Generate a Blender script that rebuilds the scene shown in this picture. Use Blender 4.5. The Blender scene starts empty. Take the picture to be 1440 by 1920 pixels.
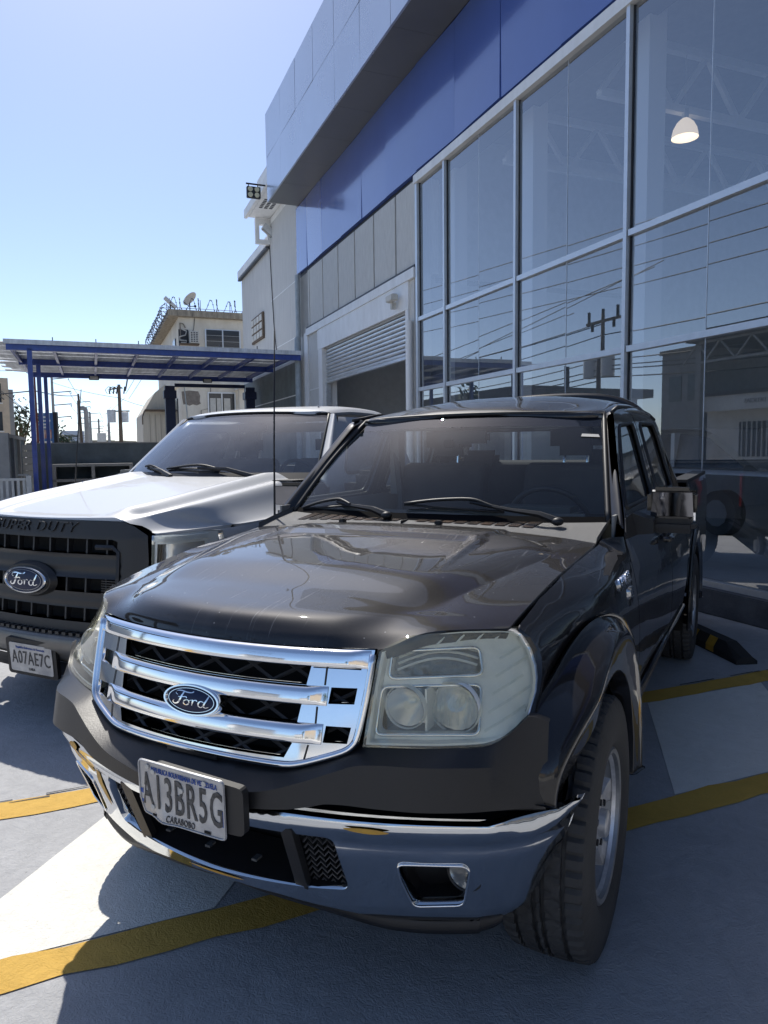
import bpy, bmesh, math, random
from math import sin, cos, pi, radians, sqrt, atan2
from mathutils import Vector, Matrix
from mathutils.geometry import delaunay_2d_cdt
random.seed(7)
S = bpy.context.scene
COL = S.collection
# ------------------------------------------------------------------ camera
cam_d = bpy.data.cameras.new('camera'); cam = bpy.data.objects.new('camera', cam_d); COL.objects.link(cam)
cam_d.sensor_fit = 'HORIZONTAL'; cam_d.sensor_width = 36.0; cam_d.lens = 1343.5/1440*36
cam_d.clip_start = 0.05; cam_d.clip_end = 3000
PITCH, ROLL, CH = radians(4.976), radians(.674), 1.452
r0 = Vector((1,0,0)); d0 = Vector((0,-sin(PITCH),-cos(PITCH))); f0 = Vector((0,cos(PITCH),-sin(PITCH)))
rr = cos(ROLL)*r0 + sin(ROLL)*d0; dd = cos(ROLL)*d0 - sin(ROLL)*r0
M = Matrix((rr, -dd, -f0)).transposed().to_4x4(); M.translation = (0,0,CH)
cam.matrix_world = M
S.camera = cam
S.render.resolution_x, S.render.resolution_y = 768, 1024
S.render.engine = 'CYCLES'
S.cycles.use_denoising = True
S.cycles.max_bounces = 10; S.cycles.transparent_max_bounces = 16; S.cycles.glossy_bounces = 5
S.cycles.caustics_reflective = False; S.cycles.caustics_refractive = False
S.cycles.sample_clamp_indirect = 6.0
S.view_settings.view_transform = 'Standard'; S.view_settings.look = 'None'
S.view_settings.gamma = 1.0; S.view_settings.use_curve_mapping = False
S.view_settings.exposure = 0.62
# ------------------------------------------------------------------ sky and sun
SUN_AZ, SUN_EL = radians(-20.5), radians(55.0)
W = bpy.data.worlds.new('World'); S.world = W; W.use_nodes = True
nt = W.node_tree; nt.nodes.clear()
sky = nt.nodes.new('ShaderNodeTexSky'); sky.sky_type = 'NISHITA'; sky.sun_disc = False
sky.sun_elevation = SUN_EL; sky.sun_rotation = SUN_AZ; sky.altitude = 50
sky.air_density = 0.62; sky.dust_density = 0.65; sky.ozone_density = 1.9
bg = nt.nodes.new('ShaderNodeBackground'); bg.inputs['Strength'].default_value = 0.13
wo = nt.nodes.new('ShaderNodeOutputWorld')
nt.links.new(sky.outputs[0], bg.inputs[0]); nt.links.new(bg.outputs[0], wo.inputs[0])
sd = bpy.data.lights.new('sun', 'SUN'); sun = bpy.data.objects.new('sun', sd); COL.objects.link(sun)
sd.energy = 3.1; sd.angle = radians(.53); sd.color = (1.0, .955, .88)
sv = Vector((sin(SUN_AZ)*cos(SUN_EL), cos(SUN_AZ)*cos(SUN_EL), sin(SUN_EL)))
sun.rotation_euler = sv.to_track_quat('Z', 'Y').to_euler()
sun.location = sv*60

# ------------------------------------------------------------------ materials
MATS = {}
def lin(h):
    c = [int(h[i:i+2],16)/255 for i in (0,2,4)]
    return tuple(x/12.92 if x <= .04045 else ((x+.055)/1.055)**2.4 for x in c)
def mk(name, col, rough=.6, metal=0., coat=0., coat_rough=.05, var=.0, vscale=6., col2=None, bump=0., bscale=40., spec=.5, stretch=None, detail=5., trans=0., alpha=1., emit=None, estr=0.):
    m = bpy.data.materials.new(name); m.use_nodes = True; t = m.node_tree
    p = t.nodes['Principled BSDF']
    p.inputs['Base Color'].default_value = (*col, 1); p.inputs['Roughness'].default_value = rough
    p.inputs['Metallic'].default_value = metal; p.inputs['Coat Weight'].default_value = coat
    p.inputs['Coat Roughness'].default_value = coat_rough; p.inputs['Specular IOR Level'].default_value = spec
    p.inputs['Transmission Weight'].default_value = trans; p.inputs['Alpha'].default_value = alpha
    if emit: p.inputs['Emission Color'].default_value = (*emit,1); p.inputs['Emission Strength'].default_value = estr
    if var or col2 or bump:
        tc = t.nodes.new('ShaderNodeTexCoord'); mp = t.nodes.new('ShaderNodeMapping')
        t.links.new(tc.outputs['Object'], mp.inputs[0])
        if stretch: mp.inputs['Scale'].default_value = stretch
    if var or col2:
        n = t.nodes.new('ShaderNodeTexNoise'); n.inputs['Scale'].default_value = vscale; n.inputs['Detail'].default_value = detail
        n.inputs['Roughness'].default_value = .65
        t.links.new(mp.outputs[0], n.inputs['Vector'])
        rmp = t.nodes.new('ShaderNodeValToRGB')
        c2 = col2 if col2 else tuple(max(0,c*(1+var)) for c in col)
        c1 = col if col2 else tuple(max(0,c*(1-var)) for c in col)
        rmp.color_ramp.elements[0].position = .33; rmp.color_ramp.elements[1].position = .68
        rmp.color_ramp.elements[0].color = (*c1,1); rmp.color_ramp.elements[1].color = (*c2,1)
        t.links.new(n.outputs[0], rmp.inputs[0]); t.links.new(rmp.outputs[0], p.inputs['Base Color'])
        mr = t.nodes.new('ShaderNodeMapRange'); mr.inputs['To Min'].default_value = max(0,rough-.08); mr.inputs['To Max'].default_value = min(1,rough+.1)
        if metal < .5 or True:
            t.links.new(n.outputs[0], mr.inputs[0]); t.links.new(mr.outputs[0], p.inputs['Roughness'])
    if bump:
        n2 = t.nodes.new('ShaderNodeTexNoise'); n2.inputs['Scale'].default_value = bscale; n2.inputs['Detail'].default_value = 4
        t.links.new(mp.outputs[0], n2.inputs['Vector'])
        b = t.nodes.new('ShaderNodeBump'); b.inputs['Strength'].default_value = bump; b.inputs['Distance'].default_value = .01
        t.links.new(n2.outputs[0], b.inputs['Height']); t.links.new(b.outputs[0], p.inputs['Normal'])
    MATS[name] = m
    return m
def glass(name, tint, gloss=1.0, ior=1.5, rough=.0, haze=0., hcol=(.8,.8,.75), boost=0., fk=1.5):
    """thin pane: see-through tint + fresnel mirror (+ a little diffuse haze of dust or yellowing)"""
    m = bpy.data.materials.new(name); m.use_nodes = True; t = m.node_tree; t.nodes.clear()
    o = t.nodes.new('ShaderNodeOutputMaterial'); tr = t.nodes.new('ShaderNodeBsdfTransparent'); gl = t.nodes.new('ShaderNodeBsdfGlossy')
    tr.inputs[0].default_value = (*tint,1); gl.inputs['Roughness'].default_value = rough; gl.inputs[0].default_value = (gloss,gloss,gloss,1)
    lw = t.nodes.new('ShaderNodeLayerWeight'); lw.inputs[0].default_value = .5
    pw = t.nodes.new('ShaderNodeMath'); pw.operation = 'POWER'; pw.inputs[1].default_value = 4.2; t.links.new(lw.outputs['Facing'], pw.inputs[0])
    f0 = ((ior-1)/(ior+1))**2*fk + boost
    ma = t.nodes.new('ShaderNodeMath'); ma.operation = 'MULTIPLY_ADD'; ma.use_clamp = True; ma.inputs[1].default_value = 1-f0; ma.inputs[2].default_value = f0
    t.links.new(pw.outputs[0], ma.inputs[0])
    mx = t.nodes.new('ShaderNodeMixShader'); t.links.new(ma.outputs[0], mx.inputs[0])
    src = tr
    if haze:
        df = t.nodes.new('ShaderNodeBsdfDiffuse'); df.inputs[0].default_value = (*hcol,1)
        hm = t.nodes.new('ShaderNodeMixShader'); hm.inputs[0].default_value = haze
        tc = t.nodes.new('ShaderNodeTexCoord'); n = t.nodes.new('ShaderNodeTexNoise'); n.inputs['Scale'].default_value = 9; n.inputs['Detail'].default_value = 6
        t.links.new(tc.outputs['Object'], n.inputs['Vector'])
        mr = t.nodes.new('ShaderNodeMapRange'); mr.inputs['From Min'].default_value=.35; mr.inputs['From Max'].default_value=.7; mr.inputs['To Min'].default_value = haze*.6; mr.inputs['To Max'].default_value = haze*1.4
        t.links.new(n.outputs[0], mr.inputs[0]); t.links.new(mr.outputs[0], hm.inputs[0])
        t.links.new(tr.outputs[0], hm.inputs[1]); t.links.new(df.outputs[0], hm.inputs[2]); src = hm
    t.links.new(src.outputs[0], mx.inputs[1]); t.links.new(gl.outputs[0], mx.inputs[2]); t.links.new(mx.outputs[0], o.inputs[0])
    MATS[name] = m
    return m

# ------------------------------------------------------------------ helpers
def empty(name, loc=(0,0,0), rz=0., label=None, cat=None, group=None):
    o = bpy.data.objects.new(name, None); COL.objects.link(o); o.location = loc; o.rotation_euler = (0,0,rz); o.empty_display_size = .2
    return tag(o, label, cat, group)
def tag(o, label=None, cat=None, group=None, kind=None):
    if label: o['label'] = label
    if cat: o['category'] = cat
    if group: o['group'] = group
    if kind: o['kind'] = kind
    return o
def link(name, me, mat=None, parent=None):
    o = bpy.data.objects.new(name, me); COL.objects.link(o)
    if mat is not None and not me.materials: me.materials.append(mat)
    if parent: o.parent = parent
    return o
def mesh_from(name, V, F, smooth=None, normals=None):
    me = bpy.data.meshes.new(name); me.from_pydata([tuple(v) for v in V], [], F); me.validate(clean_customdata=False)
    if smooth is True or normals: me.polygons.foreach_set('use_smooth', [True]*len(me.polygons))
    elif smooth is not None and smooth is not False:
        me.polygons.foreach_set('use_smooth', [True]*len(me.polygons)); me.set_sharp_from_angle(angle=radians(smooth))
    if normals and len(normals) == len(me.vertices): me.normals_split_custom_set_from_vertices([tuple(n) for n in normals])
    return me
class MB:
    def __init__(s): s.V=[]; s.F=[]
    def add(s, V, F):
        k=len(s.V); s.V += [tuple(v) for v in V]; s.F += [[i+k for i in f] for f in F]; return s
    def box(s, x0,x1,y0,y1,z0,z1, b=0.):
        if x0>x1:x0,x1=x1,x0
        if y0>y1:y0,y1=y1,y0
        if z0>z1:z0,z1=z1,z0
        if not b:
            V=[(x,y,z) for z in (z0,z1) for y in (y0,y1) for x in (x0,x1)]
            return s.add(V,[[0,2,3,1],[4,5,7,6],[0,1,5,4],[2,6,7,3],[0,4,6,2],[1,3,7,5]])
        bm=bmesh.new(); bmesh.ops.create_cube(bm,size=1)
        for v in bm.verts: v.co=((x0+x1)/2+v.co.x*(x1-x0),(y0+y1)/2+v.co.y*(y1-y0),(z0+z1)/2+v.co.z*(z1-z0))
        bmesh.ops.bevel(bm,geom=bm.edges[:],offset=b,segments=2,affect='EDGES')
        return s.bm(bm)
    def bm(s,bm,mat=None):
        if mat is not None: bm.transform(mat)
        bm.verts.index_update(); s.add([v.co[:] for v in bm.verts],[[v.index for v in f.verts] for f in bm.faces]); bm.free(); return s
    def tube(s, pts, r, n=8, closed=False, caps=True):
        P=[Vector(p) for p in pts]; m=len(P); R=r if isinstance(r,(list,tuple)) else [r]*m
        V=[];F=[]; up=None
        for i,p in enumerate(P):
            if closed: t=(P[(i+1)%m]-P[i-1]).normalized()
            else: t=(P[min(i+1,m-1)]-P[max(i-1,0)]).normalized()
            if up is None:
                up=Vector((0,0,1)) if abs(t.z)<.9 else Vector((1,0,0))
            a=t.cross(up)
            if a.length<1e-6: a=t.orthogonal()
            a.normalize(); b=a.cross(t); up=b
            for k in range(n):
                q=2*pi*k/n; V.append(p+R[i]*(cos(q)*a+sin(q)*b))
        for i in range(m if closed else m-1):
            j=(i+1)%m
            for k in range(n): F.append([i*n+k, i*n+(k+1)%n, j*n+(k+1)%n, j*n+k])
        if caps and not closed: F.append(list(range(n))[::-1]); F.append([(m-1)*n+k for k in range(n)])
        return s.add(V,F)
    def cyl(s, a, b, r, n=12, r2=None): return s.tube([a,b],[r,r if r2 is None else r2],n)
    def bar(s, a, b, w, h, up=(0,0,1)):
        a=Vector(a);b=Vector(b);t=(b-a).normalized();u=Vector(up);x=t.cross(u).normalized();u=x.cross(t)
        V=[p+sx*w/2*x+sz*h/2*u for p in (a,b) for sx,sz in ((-1,-1),(1,-1),(1,1),(-1,1))]
        return s.add(V,[[0,1,2,3][::-1],[4,5,6,7],[0,4,5,1][::-1],[1,5,6,2][::-1],[2,6,7,3][::-1],[3,7,4,0][::-1]])
    def prism(s, poly, axis, a0, a1):
        n=len(poly)
        def P(p,a): return {'x':(a,p[0],p[1]),'y':(p[0],a,p[1]),'z':(p[0],p[1],a)}[axis]
        V=[P(p,a0) for p in poly]+[P(p,a1) for p in poly]
        F=[list(range(n))[::-1],list(range(n,2*n))]+[[i,(i+1)%n,n+(i+1)%n,n+i] for i in range(n)]
        return s.add(V,F)
    def lathe(s, prof, n=32, mat=None, cap=False):
        """profile of (axial, radius) about local X... returned about Y axis: (r cos, axial, r sin)"""
        V=[];F=[];m=len(prof)
        for k in range(n):
            q=2*pi*k/n
            for (a,r) in prof:
                v=Vector((r*cos(q),a,r*sin(q))); V.append(mat@v if mat else v)
        for k in range(n):
            j=(k+1)%n
            for i in range(m-1): F.append([k*m+i,k*m+i+1,j*m+i+1,j*m+i])
        return s.add(V,F)
    def sphere(s,c,r,sx=1,sy=1,sz=1,n=2):
        bm=bmesh.new(); bmesh.ops.create_icosphere(bm,subdivisions=n,radius=r)
        return s.bm(bm,Matrix.Translation(c)@Matrix.Diagonal((sx,sy,sz,1)))
    def build(s,name,mat,parent=None,smooth=None,bevel=0.):
        me=mesh_from(name,s.V,s.F,smooth)
        if len(s.F)==1: return link(name,me,mat,parent)
        bm=bmesh.new(); bm.from_mesh(me); bmesh.ops.recalc_face_normals(bm,faces=bm.faces); bm.to_mesh(me); bm.free()
        if smooth is not None and smooth is not False and smooth is not True: me.set_sharp_from_angle(angle=radians(smooth))
        o=link(name,me,mat,parent)
        if bevel:
            b=o.modifiers.new('bevel','BEVEL'); b.width=bevel; b.segments=2; b.limit_method='ANGLE'
        return o
def B(name,mat,parent,*boxes,b=0.):
    mb=MB()
    for q in boxes: mb.box(*q,b=b)
    return mb.build(name,mat,parent)
def cr(P, n):
    """Catmull-Rom resample of control points (Vectors) to n samples per span"""
    P=[Vector(p) for p in P]; out=[]
    for i in range(len(P)-1):
        p0=P[i-1] if i>0 else 2*P[0]-P[1]; p1=P[i]; p2=P[i+1]; p3=P[i+2] if i+2<len(P) else 2*P[-1]-P[-2]
        for k in range(n):
            t=k/n; out.append(.5*((2*p1)+(p2-p0)*t+(2*p0-5*p1+4*p2-p3)*t*t+(3*p1-p0-3*p2+p3)*t**3))
    out.append(P[-1]); return out
def sm(x): x=max(0.,min(1.,x)); return x*x*(3-2*x)
def interp(x, kn):
    """smooth (monotone-ish cubic) interpolation through knots sorted by x"""
    if x<=kn[0][0]: return kn[0][1]
    if x>=kn[-1][0]: return kn[-1][1]
    for i in range(len(kn)-1):
        if kn[i][0]<=x<=kn[i+1][0]:
            x0,y0=kn[i]; x1,y1=kn[i+1]; h=x1-x0; t=(x-x0)/h
            m0=(y1-kn[i-1][1])/(x1-kn[i-1][0])*h if i>0 else (y1-y0)
            m1=(kn[i+2][1]-y0)/(kn[i+2][0]-x0)*h if i+2<len(kn) else (y1-y0)
            return (2*t**3-3*t*t+1)*y0+(t**3-2*t*t+t)*m0+(-2*t**3+3*t*t)*y1+(t**3-t*t)*m1
def loft(rows, nu=6, nv=6, mirror=False, disp=None, resample=True):
    """rows of control points -> smooth grid of Vectors (list of rows). mirror: rows run from y=0 outwards; mirrored to -y"""
    if resample:
        A=[cr(r,nu) for r in rows]; cols=[cr([a[j] for a in A],nv) for j in range(len(A[0]))]
        G=[[c[i] for c in cols] for i in range(len(cols[0]))]
    else: G=[[Vector(p) for p in r] for r in rows]
    if disp: G=[[disp(p) for p in r] for r in G]
    if mirror: G=[[Vector((p.x,-p.y,p.z)) for p in r[:0:-1]]+r for r in G]
    return G
def grid_mesh(name, G, mat, parent=None, thick=.02, inward=None, flip=False):
    """smooth sheet with an edge returned inwards by thick along -normal"""
    m=len(G); n=len(G[0]); N=[]
    for i in range(m):
        row=[]
        for j in range(n):
            a=G[min(i+1,m-1)][j]-G[max(i-1,0)][j]; b=G[i][min(j+1,n-1)]-G[i][max(j-1,0)]
            q=a.cross(b)
            if q.length<1e-9: q=Vector((0,0,1))
            q.normalize(); row.append(-q if flip else q)
        N.append(row)
    V=[];F=[];NN=[]
    for i in range(m):
        for j in range(n): V.append(G[i][j]); NN.append(N[i][j])
    for i in range(m-1):
        for j in range(n-1):
            f=[i*n+j,(i+1)*n+j,(i+1)*n+j+1,i*n+j+1]; F.append(f[::-1] if flip else f)
    if thick:
        ring=[(0,j) for j in range(n)]+[(i,n-1) for i in range(1,m)]+[(m-1,j) for j in range(n-2,-1,-1)]+[(i,0) for i in range(m-2,0,-1)]
        c=sum((G[i][j] for i,j in ring),Vector())/len(ring); k=len(V); L=len(ring)
        for q,(i,j) in enumerate(ring):
            a,b=ring[q-1],ring[(q+1)%L]; t=(G[b[0]][b[1]]-G[a[0]][a[1]])
            s_=t.cross(N[i][j]); s_=s_.normalized() if s_.length>1e-9 else Vector((1,0,0))
            if s_.dot(G[i][j]-c)<0: s_=-s_
            V.append(G[i][j]); NN.append((s_*.8+N[i][j]*.6).normalized()); V.append(G[i][j]-N[i][j]*thick); NN.append(s_)
        for q in range(L):
            p=(q+1)%L; f=[k+2*q,k+2*q+1,k+2*p+1,k+2*p]; F.append(f if flip else f[::-1])
    return link(name,mesh_from(name,V,F,True,NN),mat,parent)
def resample2(poly, step):
    out=[]
    for i,p in enumerate(poly):
        q=poly[(i+1)%len(poly)]; L=sqrt((q[0]-p[0])**2+(q[1]-p[1])**2); k=max(1,int(math.ceil(L/step)))
        for j in range(k): out.append((p[0]+(q[0]-p[0])*j/k,p[1]+(q[1]-p[1])*j/k))
    return out
def inside(p, poly):
    c=False; j=len(poly)-1
    for i in range(len(poly)):
        a,b=poly[i],poly[j]
        if (a[1]>p[1])!=(b[1]>p[1]) and p[0]<(b[0]-a[0])*(p[1]-a[1])/(b[1]-a[1])+a[0]: c=not c
        j=i
    return c
def smooth_poly(pts, n=4, closed=True):
    P=[Vector((p[0],p[1],0)) for p in pts]; m=len(P); out=[]
    for i in range(m):
        p0,p1,p2,p3=P[i-1],P[i],P[(i+1)%m],P[(i+2)%m]
        for k in range(n):
            t=k/n; v=.5*((2*p1)+(p2-p0)*t+(2*p0-5*p1+4*p2-p3)*t*t+(3*p1-p0-3*p2+p3)*t**3); out.append((v.x,v.y))
    return out
def round_poly(pts, r, n=4):
    out=[]; m=len(pts)
    for i in range(m):
        p=Vector(pts[i]).to_2d(); a=Vector(pts[i-1]).to_2d(); b=Vector(pts[(i+1)%m]).to_2d()
        da=(a-p); db=(b-p); k=min(r,da.length*.45,db.length*.45)
        if k<1e-5: out.append(tuple(p)); continue
        s=p+da.normalized()*k; e=p+db.normalized()*k
        for q in range(n+1):
            t=q/n; v=(1-t)**2*s+2*t*(1-t)*p+t*t*e; out.append((v.x,v.y))
    return out
def sheet(name, outer, holes, fn, step, mat, parent=None, thick=.02, out=(1,0,0), dirn=None, rim=True):
    """panel cut to a 2-D outline (with holes), draped on fn(a,b), with analytic normals and returned edges"""
    loops=[resample2(outer,step)]+[resample2(h,step) for h in holes]
    pts=[]; edges=[]
    for L in loops:
        k=len(pts); pts+=L; edges+=[(k+i,k+(i+1)%len(L)) for i in range(len(L))]
    xs=[p[0] for p in loops[0]]; ys=[p[1] for p in loops[0]]
    bp=list(pts); s=step; y=min(ys)+s/2; odd=0
    while y<max(ys):
        x=min(xs)+s/2*(1+odd)
        while x<max(xs):
            if inside((x,y),loops[0]) and not any(inside((x,y),h) for h in loops[1:]):
                if all((x-q[0])**2+(y-q[1])**2>(.45*s)**2 for q in bp): pts.append((x,y))
            x+=s
        y+=s*.87; odd^=1
    r=delaunay_2d_cdt([Vector(p) for p in pts],edges,[],0,1e-6)
    P2=[(v.x,v.y) for v in r[0]]; O=Vector(out)
    V=[Vector(fn(*p)) for p in P2]; N=[]; h=.004
    for p in P2:
        a=Vector(fn(p[0]+h,p[1]))-Vector(fn(p[0]-h,p[1])); b=Vector(fn(p[0],p[1]+h))-Vector(fn(p[0],p[1]-h)); n=a.cross(b)
        n=n.normalized() if n.length>1e-12 else O.normalized()
        N.append(n)
    if sum(n.dot(O) for n in N)<0: N=[-n for n in N]
    F=[]
    for t in r[2]:
        c=(sum(P2[i][0] for i in t)/len(t),sum(P2[i][1] for i in t)/len(t))
        if not inside(c,loops[0]) or any(inside(c,q) for q in loops[1:]): continue
        t=list(t); fnrm=(V[t[1]]-V[t[0]]).cross(V[t[2]]-V[t[0]])
        F.append(t if fnrm.dot(N[t[0]])>=0 else t[::-1])
    NV=list(N)
    if rim and thick:
        D=Vector(dirn) if dirn else None
        for li,L in enumerate(loops):
            k=len(V); n=len(L); W_=[Vector(fn(*p)) for p in L]; c=sum(W_,Vector())/n
            for i,p in enumerate(L):
                a=Vector(fn(p[0]+h,p[1]))-Vector(fn(p[0]-h,p[1])); b=Vector(fn(p[0],p[1]+h))-Vector(fn(p[0],p[1]-h)); nn=a.cross(b)
                nn=nn.normalized() if nn.length>1e-12 else O
                if nn.dot(O)<0 and abs(nn.dot(O))>.05: nn=-nn
                t=W_[(i+1)%n]-W_[i-1]; s_=t.cross(nn); s_=s_.normalized() if s_.length>1e-9 else Vector((0,0,1))
                if s_.dot(W_[i]-c)<0: s_=-s_
                if li: s_=-s_
                V.append(W_[i]); NV.append((s_*.8+nn*.6).normalized()); V.append(W_[i]-(D*thick if D else nn*thick)); NV.append(s_)
            for i in range(n):
                j=(i+1)%n; F.append([k+2*i,k+2*i+1,k+2*j+1,k+2*j])
    return link(name,mesh_from(name,V,F,True,NV),mat,parent)
def split_loose(o, name):
    """one object for each loose piece (letters)"""
    me=o.data; n=len(me.vertices); par=list(range(n))
    def f(i):
        while par[i]!=i: par[i]=par[par[i]]; i=par[i]
        return i
    for e in me.edges:
        x,y=f(e.vertices[0]),f(e.vertices[1]); par[x]=y
    G={}
    for p in me.polygons: G.setdefault(f(p.vertices[0]),[]).append(p)
    out=[]
    for g in sorted(G.values(), key=lambda g: g[0].index):
        ids=sorted({v for p in g for v in p.vertices}); m={v:i for i,v in enumerate(ids)}
        k=bpy.data.meshes.new(name); k.from_pydata([tuple(me.vertices[v].co) for v in ids],[],[[m[v] for v in p.vertices] for p in g])
        out.append(link(name,k,me.materials[0],o.parent))
    bpy.data.objects.remove(o)
    return out
def text(name, s, size, ext, mat, parent, M, sx=1., align='CENTER', spacing=1., shear=0., bold=0.):
    c=bpy.data.curves.new(name,'FONT'); c.body=s; c.size=size; c.extrude=ext; c.align_x=align; c.align_y='CENTER'; c.space_character=spacing; c.resolution_u=3; c.shear=shear; c.offset=bold
    o=bpy.data.objects.new(name,c); COL.objects.link(o)
    dg=bpy.context.evaluated_depsgraph_get(); me=bpy.data.meshes.new_from_object(o.evaluated_get(dg)); me.name=name
    bpy.data.objects.remove(o); bpy.data.curves.remove(c)
    me.transform(M@Matrix.Diagonal((sx,1,1,1)))
    me.materials.clear()
    return link(name,me,mat,parent)
def frame(o, x, y):
    """matrix with local x axis along x, y along y, at o"""
    x=Vector(x).normalized(); z=x.cross(Vector(y)).normalized(); y=z.cross(x)
    m=Matrix((x,y,z)).transposed().to_4x4(); m.translation=o; return m
def copy_tree(o, parent=None):
    c=o.copy(); COL.objects.link(c)
    if parent: c.parent=parent
    for ch in list(o.children): copy_tree(ch,c)
    return c
# ------------------------------------------------------------------ materials: place
def ground_mat(name, c1, c2, streak=.35, rough=.75):
    m=mk(name,c1,rough); t=m.node_tree; p=t.nodes['Principled BSDF']
    tc=t.nodes.new('ShaderNodeTexCoord')
    n1=t.nodes.new('ShaderNodeTexNoise'); n1.inputs['Scale'].default_value=1.1; n1.inputs['Detail'].default_value=9; n1.inputs['Roughness'].default_value=.62
    n2=t.nodes.new('ShaderNodeTexNoise'); n2.inputs['Scale'].default_value=9; n2.inputs['Detail'].default_value=9; n2.inputs['Roughness'].default_value=.7; n2.inputs['Distortion'].default_value=1.6
    n3=t.nodes.new('ShaderNodeTexNoise'); n3.inputs['Scale'].default_value=55; n3.inputs['Detail'].default_value=6; n3.inputs['Distortion'].default_value=2.5
    v=t.nodes.new('ShaderNodeTexVoronoi'); v.feature='DISTANCE_TO_EDGE'; v.inputs['Scale'].default_value=14
    mpv=t.nodes.new('ShaderNodeVectorMath'); mpv.operation='ADD'
    sc=t.nodes.new('ShaderNodeVectorMath'); sc.operation='SCALE'; sc.inputs['Scale'].default_value=.5
    t.links.new(tc.outputs['Object'],mpv.inputs[0]); t.links.new(n2.outputs['Color'],sc.inputs[0]); t.links.new(sc.outputs[0],mpv.inputs[1]); t.links.new(mpv.outputs[0],v.inputs['Vector'])
    for n in (n1,n2,n3): t.links.new(tc.outputs['Object'],n.inputs['Vector'])
    r=t.nodes.new('ShaderNodeValToRGB'); r.color_ramp.elements[0].position=.3; r.color_ramp.elements[1].position=.72
    r.color_ramp.elements[0].color=(*c1,1); r.color_ramp.elements[1].color=(*c2,1)
    ad=t.nodes.new('ShaderNodeMath'); ad.operation='MULTIPLY_ADD'; ad.inputs[1].default_value=.55
    mul=t.nodes.new('ShaderNodeMath'); mul.operation='MULTIPLY'; mul.inputs[1].default_value=.5
    t.links.new(n1.outputs[0],mul.inputs[0]); t.links.new(n2.outputs[0],ad.inputs[0]); t.links.new(mul.outputs[0],ad.inputs[2]); t.links.new(ad.outputs[0],r.inputs[0])
    # trowel scratches: light ridges
    vr=t.nodes.new('ShaderNodeMapRange'); vr.inputs['From Min'].default_value=.0; vr.inputs['From Max'].default_value=.035; vr.inputs['To Min'].default_value=streak; vr.inputs['To Max'].default_value=0
    t.links.new(v.outputs[0],vr.inputs[0])
    msk=t.nodes.new('ShaderNodeMapRange'); msk.inputs['From Min'].default_value=.44; msk.inputs['From Max'].default_value=.6
    t.links.new(n1.outputs[0],msk.inputs[0]); mk2=t.nodes.new('ShaderNodeMath'); mk2.operation='MULTIPLY'
    t.links.new(vr.outputs[0],mk2.inputs[0]); t.links.new(msk.outputs[0],mk2.inputs[1])
    mixc=t.nodes.new('ShaderNodeMix'); mixc.data_type='RGBA'; mixc.inputs['B'].default_value=(min(1,c2[0]*1.5),min(1,c2[1]*1.5),min(1,c2[2]*1.5),1)
    t.links.new(mk2.outputs[0],mixc.inputs['Factor']); t.links.new(r.outputs[0],mixc.inputs['A'])
    # dark pock marks
    v2=t.nodes.new('ShaderNodeTexVoronoi'); v2.inputs['Scale'].default_value=5.5; t.links.new(mpv.outputs[0],v2.inputs['Vector'])
    pr=t.nodes.new('ShaderNodeMapRange'); pr.inputs['From Min'].default_value=.03; pr.inputs['From Max'].default_value=.075; pr.inputs['To Min'].default_value=.6; pr.inputs['To Max'].default_value=0
    t.links.new(v2.outputs['Distance'],pr.inputs[0])
    mix2=t.nodes.new('ShaderNodeMix'); mix2.data_type='RGBA'; mix2.inputs['B'].default_value=(c1[0]*.3,c1[1]*.3,c1[2]*.3,1)
    t.links.new(pr.outputs[0],mix2.inputs['Factor']); t.links.new(mixc.outputs['Result'],mix2.inputs['A'])
    t.links.new(mix2.outputs['Result'],p.inputs['Base Color'])
    n5=t.nodes.new('ShaderNodeTexNoise'); n5.inputs['Scale'].default_value=.55; n5.inputs['Detail'].default_value=10; n5.inputs['Roughness'].default_value=.68; n5.inputs['Distortion'].default_value=.6; t.links.new(tc.outputs['Object'],n5.inputs['Vector'])
    s5=t.nodes.new('ShaderNodeMapRange'); s5.inputs['From Min'].default_value=.56; s5.inputs['From Max'].default_value=.66; s5.inputs['To Max'].default_value=.45; t.links.new(n5.outputs[0],s5.inputs[0])
    mix5=t.nodes.new('ShaderNodeMix'); mix5.data_type='RGBA'; mix5.inputs['B'].default_value=(c1[0]*.45,c1[1]*.43,c1[2]*.42,1); t.links.new(s5.outputs[0],mix5.inputs['Factor']); t.links.new(mix2.outputs['Result'],mix5.inputs['A']); t.links.new(mix5.outputs['Result'],p.inputs['Base Color'])
    b=t.nodes.new('ShaderNodeBump'); b.inputs['Strength'].default_value=.9; b.inputs['Distance'].default_value=.008
    hb=t.nodes.new('ShaderNodeMath'); hb.operation='MULTIPLY_ADD'; hb.inputs[1].default_value=.6
    t.links.new(n3.outputs[0],hb.inputs[0]); t.links.new(n2.outputs[0],hb.inputs[2])
    t.links.new(hb.outputs[0],b.inputs['Height']); t.links.new(b.outputs[0],p.inputs['Normal'])
    return m
m_lot=ground_mat('painted_concrete',(.31,.312,.32),(.47,.472,.475))
m_white=ground_mat('worn_white_paint',(.70,.685,.61),(.88,.86,.79),.12)
m_yellow=ground_mat('yellow_line_paint',(.50,.30,.05),(.70,.43,.08),.1)
m_asph=mk('bleached_pavement',(.44,.43,.41),.9,var=.3,vscale=3,bump=.3,bscale=80)
m_plinth=mk('dark_plinth',(.09,.095,.105),.7,var=.3,vscale=5,bump=.3,bscale=60)
m_stucco=mk('grey_stucco',(.52,.51,.48),.9,col2=(.66,.65,.615),vscale=9,stretch=(6,6,.5),bump=.6,bscale=30,detail=8)
m_wing=mk('grey_wing_render',(.50,.49,.47),.9,col2=(.62,.61,.585),vscale=3,stretch=(5,5,.35),bump=.4,bscale=30,detail=8)
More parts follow.
